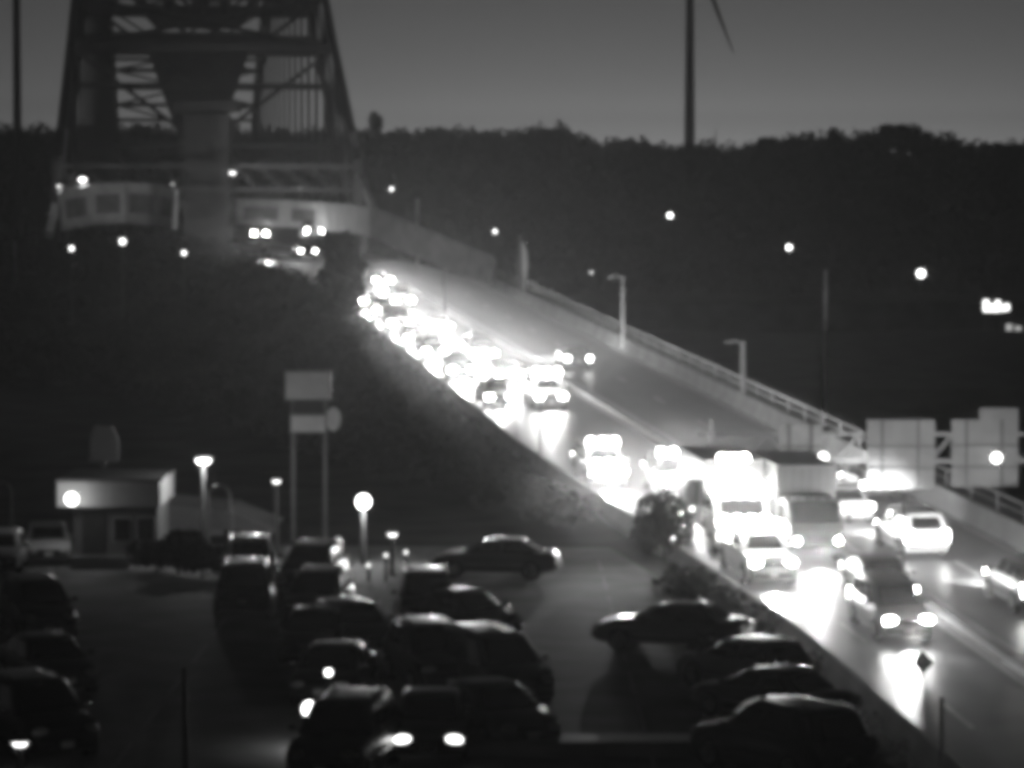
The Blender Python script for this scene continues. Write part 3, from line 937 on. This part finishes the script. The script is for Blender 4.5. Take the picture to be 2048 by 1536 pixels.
# parked cars in the lot
G_P = "cars parked in the lot"
def park(kind, px, py, yaw, paint, label, roof=None, head=None, cat="car", D=None):
    p = at_z(px, py, 0.04)
    return place(kind, (p.x, p.y, 0.04), R(yaw), 0, paint, label, cat, G_P, "parked_car", roof=roof, head=head)
park("suv", 500, 1172, -84, "white", "white suv gleaming under the lamps beyond the middle row")
park("minivan", 492, 1222, 93, "black", "black minivan parked tail-on in front of the gleaming white suv", cat="van")
park("minivan", 625, 1190, -96, "black", "dark minivan with a broad roof, farthest of the middle column", cat="van")
park("suv", 637, 1248, -95, "charcoal", "charcoal suv second from the back of the middle column")
park("sedan", 628, 1312, -92, "black", "black sedan with a pale hood edge in the middle column")
park("hatchback", 706, 1300, -70, "silver", "silver hatchback turned half sideways beside the middle column")
park("sedan", 668, 1392, -96, "black", "black sedan with one glinting lamp near the bottom of the middle column")
park("suv", 852, 1250, -87, "charcoal", "charcoal suv with a bright number plate facing the camera")
park("sedan", 930, 1270, -60, "black", "black sedan angled right beside the suv with the bright plate")
park("suv", 865, 1372, -75, "black", "large black suv in the second column, nearer than the bright plate")
park("minivan", 985, 1392, -68, "charcoal", "charcoal minivan angled right at the end of the second column", cat="van")
park("sedan", 862, 1500, -90, "grey", "grey sedan with its dim parking lamps lit at the bottom of the lot", head='lamp_dim')
park("suv", 690, 1545, -100, "black", "black suv cut by the bottom of the picture left of the lit sedan")
park("sedan", 985, 1478, -65, "grey", "grey sedan standing just right of the lit sedan near the bottom of the lot")
park("sedan", 992, 1152, 172, "charcoal", "grey sedan parked side-on behind the second column")
park("suv", 75, 1268, -72, "black", "large black suv at the back of the left cluster")
park("sedan", 95, 1120, -80, "silver", "pale sedan partly hidden behind the black suv of the left cluster")
park("hatchback", 2, 1140, -85, "silver", "pale hatchback cut by the left edge behind the black suv")
park("sedan", 95, 1372, -66, "charcoal", "charcoal sedan in the middle of the left cluster")
park("suv", 70, 1498, -62, "black", "black suv with a rounded hood at the bottom left corner")
park("sedan", 1345, 1296, 163, "charcoal", "charcoal sedan nearly side-on, farthest of the right-hand row")
park("hatchback", 1490, 1378, 128, "silver", "silver hatchback with bright glints, second of the right-hand row")
park("sedan", 1545, 1440, 127, "black", "black sedan third of the right-hand row")
park("suv", 1560, 1545, 126, "charcoal", "big charcoal suv nearest in the right-hand row at the bottom edge")

# ------------------------------------------------------------------ lamps and posts
def point(root, loc, w, r=0.15):
    ld = bpy.data.lights.new("lamp_glow", 'POINT'); ld.energy = w * LAMP_K; ld.shadow_soft_size = r
    o = bpy.data.objects.new("lamp_glow", ld); COL.objects.link(o); o.parent = root; o.location = loc
def lamp(px, py, D, r, m, label, h=None, style="globe", w=0.0, group=None, arm=0.0, name="street_lamp", base=None, pole=0.09):
    p = at(px, py, D)
    gz = ground_z(p.x, p.y) if base is None else base
    if h is not None: gz = p.z - h
    H = max(0.8, p.z - gz)
    root = empty(name, (p.x - arm, p.y, gz), label=label, cat="lamp" , group=group)
    if arm:
        pts = [(0, 0, 0), (0, 0, H * 0.93), (arm * 0.3, 0, H * 1.0 + 0.1), (arm, 0, H + 0.08)]
        MB().tube(pts, [pole * 1.3, pole, pole * 0.7, pole * 0.6], 8).build("pole", M["darkmetal"], root, smooth=50)
    else:
        MB().tube([(0, 0, 0), (0, 0, H - r * 0.5)], [pole * 1.3, pole * 0.8], 8).build("pole", M["darkmetal"], root, smooth=50)
    if style == "globe":
        MB().ball((arm, 0, H), r, 12, 8).build("lamp_globe", M[m], root, smooth=60)
    else:
        MB().ball((arm, 0, H + r * 0.5), r * 1.35, 12, 6, (1.2, 1, 0.5)).build("lamp_hood", M["darkmetal"], root, smooth=60)
        MB().ball((arm, 0, H), r, 12, 8, (1.2, 1, 0.6)).build("lamp_lens", M[m], root, smooth=60)
    if w: point(root, (arm, -r - 0.25, H - r - 0.1), w)
    return root
G_H = "lamps scattered on the dark hillside"
for px, py, D, r, m, lab in ((1340, 431, 880, 0.62, "lamp_on", "bright white lamp on the hillside below the wind turbine"),
    (1578, 495, 850, 0.62, "lamp_on", "bright lamp on the hillside midway between the turbine lamp and the right-hand lamp"),
    (1842, 547, 800, 0.95, "lamp_on", "largest and brightest lamp on the hillside, at right"),
    (990, 463, 840, 0.5, "lamp_dim", "lamp on the hillside left of the pale banner post"),
    (783, 378, 820, 0.45, "lamp_dim", "small lamp on the hillside just right of the bridge leg"),
    (783, 456, 800, 0.32, "lamp_faint", "faint lamp just below the small lamp by the bridge leg"),
    (952, 543, 800, 0.36, "lamp_dim", "faint lamp low on the hillside close above the highway"),
    (1183, 545, 810, 0.34, "lamp_faint", "faint lamp left of the tall lit lamp post with an arm"),
    (1325, 606, 805, 0.32, "lamp_faint", "faintest lamp right of the tall lit lamp post with an arm"),
    (600, 378, 815, 0.36, "lamp_faint", "faint lamp seen through the bridge truss")):
    lamp(px, py, D, r, m, lab, h=7.0, group=G_H, pole=0.12)
G_M = "lamps on the mound below the bridge"
for px, py, D, r, lab in ((143, 497, 288, 0.2, "left small lamp on the dark mound below the bridge"), (245, 483, 290, 0.27, "brighter middle lamp on the dark mound below the bridge"), (368, 506, 284, 0.19, "right small lamp on the dark mound below the bridge")):
    lamp(px, py, D, r, "lamp_dim", lab, group=G_M, w=0)
lamp(165, 358, 326, 0.34, "lamp_dim", "wide bright lamp on a post above the left bridge parapet", style="hood", base=13.0, w=250)
lamp(465, 345, 327, 0.3, "lamp_dim", "bright lamp beside the central bridge column above the right-hand parapet", style="hood", base=13.0, w=15)
lamp(118, 372, 322, 0.2, "lamp_faint", "dim bracket lamp at the left leg of the bridge", style="hood", base=12.0, w=40)
lamp(345, 368, 322, 0.14, "lamp_faint", "dim small lamp at the right end of the left bridge parapet", style="hood", base=13.0)
# lot lamps
G_L = "lamps around the parking lot"
lamp(407, 920, 118, 0.24, "lamp_on", "bright hooded street lamp on a tall pole behind the parking lot", style="hood", w=350, group=G_L)
lamp(727, 1003, 116, 0.27, "lamp_on", "large glowing globe lamp on a pole at the back of the lot", w=350, group=G_L)
lamp(553, 962, 120, 0.14, "lamp_dim", "small shaded lamp left of the tall roadside sign", style="hood", group=G_L)
lamp(785, 1068, 112, 0.15, "lamp_dim", "small shaded lamp right of the globe lamp", style="hood", group=G_L)
lamp(620, 1418, 74, 0.19, "lamp_on", "low glowing bollard lamp among the cars at the bottom of the lot", w=40, group=G_L)
lamp(657, 1345, 79, 0.085, "lamp_on", "tiny glowing bollard lamp above the low bollard lamp", group=G_L, pole=0.05)
lamp(40, 1503, 70, 0.15, "lamp_dim", "low lamp added for the light off a windshield at the bottom left corner", style="hood", group=G_L)  # added lamp in place of light bouncing off a windshield
# highway poles
def post(px, ytop, ybot, D, w, label, arm=0.0, banner=False, name="lamp_post", cat="post", base=None, extra_h=0.0, m="galv", head=True):
    a, b = at(px, ytop, D), at(px, ybot, D)
    gz = ground_z(b.x, b.y) if base is None else base
    gz = min(gz, b.z)
    root = empty(name, (b.x, b.y, gz), label=label, cat=cat)
    H = a.z - gz
    MB().tube([(0, 0, 0), (0, 0, H)], [w * 0.62, w * 0.42], 10).build("pole", M[m], root, smooth=50)
    if arm:
        MB().tube([(0, 0, H - 0.25), (arm * 0.5, 0, H + 0.02), (arm, 0, H - 0.02)], [w * 0.3, w * 0.28, w * 0.25], 8).build("arm", M[m], root, smooth=50)
        if head: MB().ball((arm, 0, H - 0.06), 0.3, 12, 6, (1.2, 0.6, 0.35)).build("lamp_head", M[m], root, smooth=60)
    if banner:
        n = 10
        poly = [(0.05, -5.6), (0.15, -0.5), (0.35, -0.75), (0.62, -1.5), (0.7, -2.6), (0.55, -4.0), (0.3, -5.6)]
        MB().prism(poly, (0, -0.03, H), (1, 0, 0), (0, 0, 1), (0, 1, 0), 0.06).build("banner", M["signpanel"], root)
    return root
post(835, 398, 500, 300, 0.36, "pale lit pole on the far right edge of the highway nearest the bridge", base=4.0, m="palewall")
post(1040, 470, 640, 256, 0.32, "pale post with a long curved banner at the far edge of the highway", banner=True, base=3.0)
post(1246, 552, 735, 208, 0.30, "tall lit lamp post with a short arm to the left behind the highway barrier", arm=-0.75, base=1.0)
post(1486, 682, 840, 172, 0.32, "dim lamp post with a short left arm behind the barrier above the gantry", arm=-0.8, base=-0.5)
post(1650, 540, 800, 215, 0.22, "very tall thin grey pole behind the overhead sign", base=-1.0, m="palewall")
post(888, 540, 640, 231, 0.3, "faint pale post on the median in the upper part of the highway", base=road_pt(0.757, 2.5).z)
post(1080, 808, 948, 152, 0.12, "thin dark pole at the near edge of the highway below the halfway van", m="darkmetal")
post(893, 715, 800, 196, 0.16, "short post at the near edge of the highway below the glaring queue", m="darkmetal")
post(1422, 838, 900, 150, 0.12, "thin short post standing on the median left of the gantry", m="darkmetal", base=road_pt(0.29, 2.5).z)
post(1806, 985, 1195, 109, 0.09, "thin dark pole on the median below the sign panels", m="darkmetal", base=road_pt(0.052, 2.5).z)
post(1882, 1395, 1600, 84, 0.13, "slender pale pole on the bank at the lower right", base=-2.5)
post(371, 1335, 1640, 64, 0.13, "slender grey pole standing in the lot at the lower left", base=0.04)
post(30, 480, 560, 300, 0.3, "pale leaning marker at the far left foot of the bridge", base=9.0, m="concrete", name="marker_post")

# ------------------------------------------------------------------ overhead sign gantry
def gantry():
    D = 127.0
    pb = road_pt(0.15, 2.5)
    D = pb.y
    def G(px, py): return at(px, py, D)
    root = empty("sign_gantry", pb, label="overhead highway sign gantry with a lattice beam over the departing lanes", cat="gantry")
    o = pb
    x0, x1 = G(1395, 885), G(2230, 885)
    zt, zb = G(1600, 868).z, G(1600, 922).z
    beam = MB()
    for y in (-0.35, 0.35):
        for z in (zt, zb):
            beam.bar(Vector((x0.x, D + y, z)) - o, Vector((x1.x, D + y, z)) - o, 0.09)
        n = 18
        for i in range(n):
            xa = x0.x + (x1.x - x0.x) * i / n; xb = x0.x + (x1.x - x0.x) * (i + 1) / n
            beam.bar(Vector((xa, D + y, zt if i % 2 else zb)) - o, Vector((xb, D + y, zb if i % 2 else zt)) - o, 0.05)
    beam.build("lattice_beam", M["galv"], root)
    MB().tube([(0, 0, -0.2), (0, 0, zt - o.z + 0.25)], [0.17, 0.13], 12).build("column", M["darkmetal"], root, smooth=50)
    rx = road_pt(0.15, RIGHT + 1.2)
    MB().tube([Vector((x1.x - 0.4, D, rx.z - 1.0)) - o, Vector((x1.x - 0.4, D, zt + 0.2)) - o], [0.17, 0.13], 12).build("column", M["darkmetal"], root, smooth=50)
    for (xa, xb, ya, yb, step, mm) in ((1558, 1640, 848, 962, False, "boardface"), (1732, 1866, 838, 976, False, "signback"), (1900, 2032, 838, 972, True, "signback")):
        a, b = G(xa, ya), G(xb, yb)
        w, h = b.x - a.x, a.z - b.z
        c = Vector((a.x, D - 0.48, b.z)) - o
        poly = [(0, 0), (w, 0), (w, h), (0, h)]
        if step:
            hh = G(xa, 815).z - b.z
            poly = [(0, 0), (w, 0), (w, hh), (w * 0.42, hh), (w * 0.42, h), (0, h)]
        pn = MB().prism(poly, c, (1, 0, 0), (0, 0, 1), (0, 1, 0), 0.06).build("sign_panel", M[mm], root)
        st = MB()
        for u in (0.22, 0.75):
            st.box((c.x + w * u, c.y - 0.05, c.z + h / 2), (0.09, 0.08, h))
        for v in (0.3, 0.62):
            st.box((c.x + w / 2, c.y - 0.035, c.z + h * v), (w, 0.05, 0.06))
        st.build("stiffener", M["trim"], pn)
    for px in (1540, 1641, 1985):
        p = G(px, 912) - o
        fl = MB().bar(Vector((p.x, 0, p.z)), Vector((p.x, -0.9, p.z)), 0.06).build("lamp_arm", M["darkmetal"], root)
        MB().ball((p.x, -1.05, p.z), 0.2 if px != 1540 else 0.15, 12, 8).build("floodlight", M["lamp_flood"], fl, smooth=60)
gantry()

# ------------------------------------------------------------------ signs
def pylon_sign():
    D = 119.0
    p = at_z(617, 1080, 0.04)
    D = p.y
    def G(px, py): return at(px, py, D)
    c = G(617, 1065); root = empty("pylon_sign", (c.x, D, 0.0), label="tall two-post roadside sign with two pale panels and a round side panel", cat="sign")
    o = root.location
    for px in (586, 650):
        x = G(px, 900).x - o.x
        MB().bar((x, 0, 0), (x, 0, G(px, 745).z), 0.16).build("post", M["galv"], root)
    for (xa, xb, ya, yb, nm) in ((571, 662, 742, 799, "top_panel"), (582, 653, 829, 864, "lower_panel")):
        a, b = G(xa, ya) - o, G(xb, yb) - o
        f = MB().box(((a.x + b.x) / 2, -0.2, (a.z + b.z) / 2), (b.x - a.x, 0.22, a.z - b.z)).build(nm, M["signpanel"], root)
        e = MB(); w = b.x - a.x; h = a.z - b.z
        for zz in (a.z, b.z): e.box(((a.x + b.x) / 2, -0.2, zz), (w + 0.1, 0.26, 0.06))
        for xx in (a.x, b.x): e.box((xx, -0.2, (a.z + b.z) / 2), (0.06, 0.26, h - 0.06))
        e.build("panel_frame", M["galv"], f)
    a, b = G(586, 805) - o, G(648, 825) - o
    MB().box(((a.x + b.x) / 2, -0.1, (a.z + b.z) / 2), (b.x - a.x, 0.12, a.z - b.z)).build("dark_panel", M["darkmetal"], root)
    cc = G(667, 838) - o
    r = 0.38
    poly = [(r * 0.8 * math.cos(k * math.pi / 9), r * 1.3 * math.sin(k * math.pi / 9)) for k in range(18)]
    MB().prism(poly, (cc.x, -0.25, cc.z), (1, 0, 0), (0, 0, 1), (0, 1, 0), 0.2).build("round_panel", M["signpanel"], root)
pylon_sign()
def bottle_sign():
    D = 124.0
    def G(px, py): return at(px, py, D)
    c = G(208, 1000); root = empty("shaped_sign", (c.x, D, 0.0), label="dim shouldered sign panel on a post above the kiosk roof", cat="sign")
    o = root.location
    def q(px, py):
        v = G(px, py) - o; return (v.x, v.z)
    poly = [q(180, 922), q(237, 922), q(238, 880), q(226, 852), q(190, 850), q(180, 880)]
    MB().prism(poly, (0, -0.12, 0), (1, 0, 0), (0, 0, 1), (0, 1, 0), 0.14).build("panel", M["signback"], root)
    MB().bar((0, 0.05, 0), (0, 0.05, G(208, 860).z), 0.14).build("post", M["darkmetal"], root)
bottle_sign()
def small_sign(px, D, ytop, poly, label, name, reflectors=False):
    p = at(px, ytop, D); gz = min(ground_z(p.x, p.y), p.z - 1.2)
    root = empty(name, (p.x, p.y, gz), label=label, cat="sign")
    H = p.z - gz
    MB().bar((0, 0, 0), (0, 0, H - 0.05), 0.07).build("post", M["darkmetal"], root)
    MB().prism(poly, (0, -0.06, H), (1, 0, 0), (0, 0, 1), (0, 1, 0), 0.03).build("plate", M["darkmetal"], root)
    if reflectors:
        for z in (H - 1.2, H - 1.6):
            MB().ball((0, -0.06, z), 0.09, 10, 6).build("glint", M["lamp_dim"], root)  # the light they catch is put in as their own glow
small_sign(1846, 96, 1300, [(-0.36, -0.4), (0, -0.8), (0.36, -0.4), (0, 0)], "dark diamond warning sign seen from behind at the near edge of the highway", "warning_sign")
small_sign(1384, 121, 958, [(-0.2, -1.05), (0.2, -1.05), (0.26, -0.5), (0.2, 0), (-0.2, 0), (-0.26, -0.5)], "narrow dark marker sign with two reflectors given their own glow beside the white truck", "marker_sign", True)

# lit business sign at the far right
def lit_sign():
    D = 430.0
    def G(px, py): return at(px, py, D)
    c = G(1992, 613); gz = ground_z(c.x, D)
    root = empty("lit_sign", (c.x, D, gz), label="small bright lit sign near the right edge with uneven glowing shapes", cat="sign")
    o = root.location
    a, b = G(1964, 602) - o, G(2022, 624) - o
    MB().box(((a.x + b.x) / 2, 0.1, (a.z + b.z) / 2), (b.x - a.x + 0.3, 0.2, a.z - b.z + 0.2)).build("cabinet", M["darkmetal"], root)
    MB().bar((0, 0.1, 0), (0, 0.1, b.z), 0.4).build("post", M["darkmetal"], root)
    for (xa, xb, ya, yb) in ((1967, 1977, 600, 623), (1978, 1990, 609, 623), (1991, 2000, 601, 623), (2004, 2009, 609, 623), (2011, 2018, 608, 621)):
        p, q = G(xa, ya) - o, G(xb, yb) - o
        MB().box(((p.x + q.x) / 2, -0.05, (p.z + q.z) / 2), (q.x - p.x, 0.1, p.z - q.z)).build("lit_letter", mat_sign, root)
mat_sign = mat("sign_glow", 0.8, 0.3, 0.05, 4.0, emit=3.0)
lit_sign()
def lit_house():
    D = 440.0
    def G(px, py): return at(px, py, D)
    c = G(2030, 690); gz = ground_z(c.x, D)
    root = empty("roadside_house", (c.x, D, gz), label="dark low house with a lit window and porch below the small lit sign", cat="house")
    h = G(2030, 640).z - gz
    MB().box((0.5, 3, h / 2), (8.5, 6, h)).build("wall", M["wall_dark"], root)
    MB().prism([(-4.2, h), (5.2, h), (0.5, h + 2.2)], (0, -0.5, 0), (1, 0, 0), (0, 0, 1), (0, 1, 0), 7.0).build("roof", M["roofing"], root)
    win = mat("lit_window", 0.6, 0.3, 0.05, 4.0, emit=0.45)
    for xa, xb, ya, yb in ((2012, 2024, 648, 686), (2030, 2042, 652, 672), (1996, 2004, 672, 686)):
        p, q = G(xa, ya) - root.location, G(xb, yb) - root.location
        f = MB().box(((p.x + q.x) / 2, -0.04, (p.z + q.z) / 2), (q.x - p.x + 0.16, 0.1, p.z - q.z + 0.16)).build("window", M["wall"], root)
        MB().box(((p.x + q.x) / 2, -0.1, (p.z + q.z) / 2), (q.x - p.x, 0.06, p.z - q.z)).build("pane", win, f)
lit_house()

# ------------------------------------------------------------------ kiosk, pale building, arches, walls in the lot
def kiosk():
    p = at_z(220, 1128, 0.04); D = p.y
    def G(px, py): return at(px, py, D)
    root = empty("kiosk", (p.x, D, 0.02), label="small kiosk with a pale fascia and a lamp on its front left of the lot", cat="kiosk")
    o = root.location
    xa, xb = G(140, 1000).x - o.x, G(318, 1000).x - o.x
    zt, zf = G(200, 962).z, G(200, 1012).z
    w = MB(); w.box(((xa + xb) / 2, 2.2, zf / 2), (xb - xa - 0.2, 4.0, zf)); w.build("wall", M["wall_dark"], root)
    f = MB(); f.box(((xa + xb) / 2 - 0.15, 1.9, (zt + zf) / 2), (xb - xa + 0.5, 5.2, zt - zf)); f.build("fascia", M["wall"], root)
    MB().box(((xa + xb) / 2 - 0.15, 1.9, zt + 0.05), (xb - xa + 0.6, 5.3, 0.1)).build("roof", M["roofing"], root)
    MB().box((xa + 0.9, 0.17, 1.0), (0.9, 0.08, 2.0)).build("door", M["trim"], root)
    for x in (xa + 2.0, xa + 2.9):
        wn_ = MB().box((x, 0.18, 1.35), (0.75, 0.08, 1.0)).build("window", M["wall"], root)
        MB().box((x, 0.13, 1.35), (0.63, 0.05, 0.88)).build("pane", M["glass"], wn_)
    l = G(152, 993) - o
    br = MB().bar((l.x, -0.6, l.z), (l.x, -1.0, l.z), 0.06).build("wall_lamp", M["darkmetal"], root)
    MB().ball((l.x, -1.15, l.z), 0.23, 12, 8).build("lamp_globe", M["lamp_on"], br, smooth=60)
    point(root, (l.x, -1.6, l.z), 45)
kiosk()
def pale_building():
    p = at_z(400, 1098, 0.04); D = p.y + 6
    def G(px, py): return at(px, py, D)
    root = empty("low_building", (p.x, D, 0.02), label="low pale gabled building behind the hedge and the bright street lamp", cat="building")
    o = root.location
    xa, xb = G(300, 1050).x - o.x, G(540, 1050).x - o.x
    ze, zr = G(300, 1060).z, G(330, 1008).z
    MB().box(((xa + xb) / 2, 2.5, ze / 2), (xb - xa, 5, ze)).build("wall", M["palewall"], root)
    MB().prism([(xa - 0.2, ze), (xb + 0.2, ze), (xb - 1.8, zr - 0.3), (xa + 0.1, zr)], (0, -0.25, 0), (1, 0, 0), (0, 0, 1), (0, 1, 0), 5.5).build("roof", M["concrete"], root)
    for x in (xa + 0.9, xa + 2.2, xa + 3.5):
        f = MB().box((x, -0.02, ze * 0.55), (0.7, 0.08, 0.9)).build("window", M["trim"], root)
        MB().box((x, -0.07, ze * 0.55), (0.56, 0.05, 0.76)).build("pane", M["glass"], f)
pale_building()
def hoop(px, ytop, w_px, D, label):
    c = at(px, ytop, D); root = empty("hoop_arch", (c.x, D, 0.02), label=label, cat="arch")
    H = c.z; w = w_px / FPX * D / 2
    pts = [(-w, 0, 0), (-w, 0, H - w)] + [(-w * math.cos(k * math.pi / 8), 0, H - w + w * math.sin(k * math.pi / 8)) for k in range(1, 8)] + [(w, 0, H - w), (w, 0, 0)]
    MB().tube(pts, 0.06, 8).build("hoop", M["galv"], root, smooth=60)
    for x in (-w, w): MB().box((x, 0, 0.05), (0.24, 0.24, 0.1)).build("base_plate", M["galv"], root)
hoop(438, 972, 44, 116, "pale bent hoop arch beside the bright hooded street lamp")
hoop(2, 966, 40, 118, "pale hoop arch cut by the left edge of the picture")
def low_wall(pxa, pxb, py, h, label, z=0.04, w=0.25):
    a, b = at_z(pxa, py, z), at_z(pxb, py, z)
    root = empty("low_wall", a, label=label, cat="wall")
    d = b - a
    MB().bar(Vector((0, 0, h / 2)), d + Vector((0, 0, h / 2)), w, h).build("wall", M["concrete"], root)
    MB().bar(Vector((0, 0, h + 0.04)), d + Vector((0, 0, h + 0.04)), w + 0.11, 0.08).build("coping", M["wetstone"], root)
low_wall(142, 262, 1138, 0.42, "short pale wall at the foot of the kiosk")
low_wall(920, 1420, 1506, 0.3, "long low pale wall along the bottom of the lot", w=1.1)
# added posts whose glowing balls stand in for sparkles behind the lot
G_R = "reflector posts added behind the middle column"
for px, py, lab in ((682, 1102, "leftmost reflector post behind the dark minivan"), (737, 1128, "low reflector post nearest below the globe lamp"), (772, 1108, "reflector post under the small shaded lamp"), (812, 1102, "rightmost reflector post near the side-on grey sedan")):
    p = at(px, py, 110)
    root = empty("glint_post", (p.x, 110, 0.04), label=lab, cat="post", group=G_R)
    MB().bar((0, 0, 0), (0, 0, p.z), 0.1).build("post", M["bark"], root)
    MB().ball((0, -0.08, p.z - 0.08), 0.07, 10, 6).build("glint", M["lamp_faint"], root)

# ------------------------------------------------------------------ mist added over the highway for headlight bloom
def glow_mist():
    mb = MB(); n, k = 60, 20
    vs = []
    for i in range(n + 1):
        u = i / n
        t = -0.3 + 1.4 * u
        f = math.sin(math.pi * min(1, max(0, u))) ** 0.35 * (1.0 - 0.35 * u) if 0 < u < 1 else 0.02
        for j in range(k):
            a = 2 * math.pi * j / k
            vs.append(road_pt(t, 0.0 + MIST_W * f * math.cos(a), 0.4 + MIST_H * f * math.sin(a)))
    fs = [(i * k + j, i * k + (j + 1) % k, (i + 1) * k + (j + 1) % k, (i + 1) * k + j) for i in range(n) for j in range(k)]
    fs += [tuple(range(k))[::-1], tuple(range(n * k, n * k + k))]
    mb.add(vs, fs)
    m = bpy.data.materials.new("added_mist"); m.use_nodes = True
    nt = m.node_tree
    for nd in list(nt.nodes):
        if nd.type != 'OUTPUT_MATERIAL': nt.nodes.remove(nd)
    pv = nt.nodes.new("ShaderNodeVolumePrincipled")
    pv.inputs["Color"].default_value = (0.95, 0.95, 0.95, 1)
    pv.inputs["Density"].default_value = MIST_D
    pv.inputs["Anisotropy"].default_value = 0.7
    nt.links.new(pv.outputs[0], nt.nodes["Material Output"].inputs["Volume"])
    tag(mb.build("glow_mist", m), "pale mist added low over the wet highway to spread the headlight glow", "mist", kind='stuff')
glow_mist()

# ------------------------------------------------------------------ the evening haze
hm = bpy.data.materials.new("evening_haze"); hm.use_nodes = True
nt = hm.node_tree
for n in list(nt.nodes):
    if n.type != 'OUTPUT_MATERIAL': nt.nodes.remove(n)
pv = nt.nodes.new("ShaderNodeVolumePrincipled")
pv.inputs["Color"].default_value = (0.9, 0.9, 0.9, 1)
pv.inputs["Density"].default_value = HAZE_D
pv.inputs["Anisotropy"].default_value = 0.75
nt.links.new(pv.outputs[0], nt.nodes["Material Output"].inputs["Volume"])
hz = MB().box((0, 690, 90), (1240, 1500, 198)).build("haze", hm)
tag(hz, "thin evening haze over the whole scene", "haze", kind='stuff')
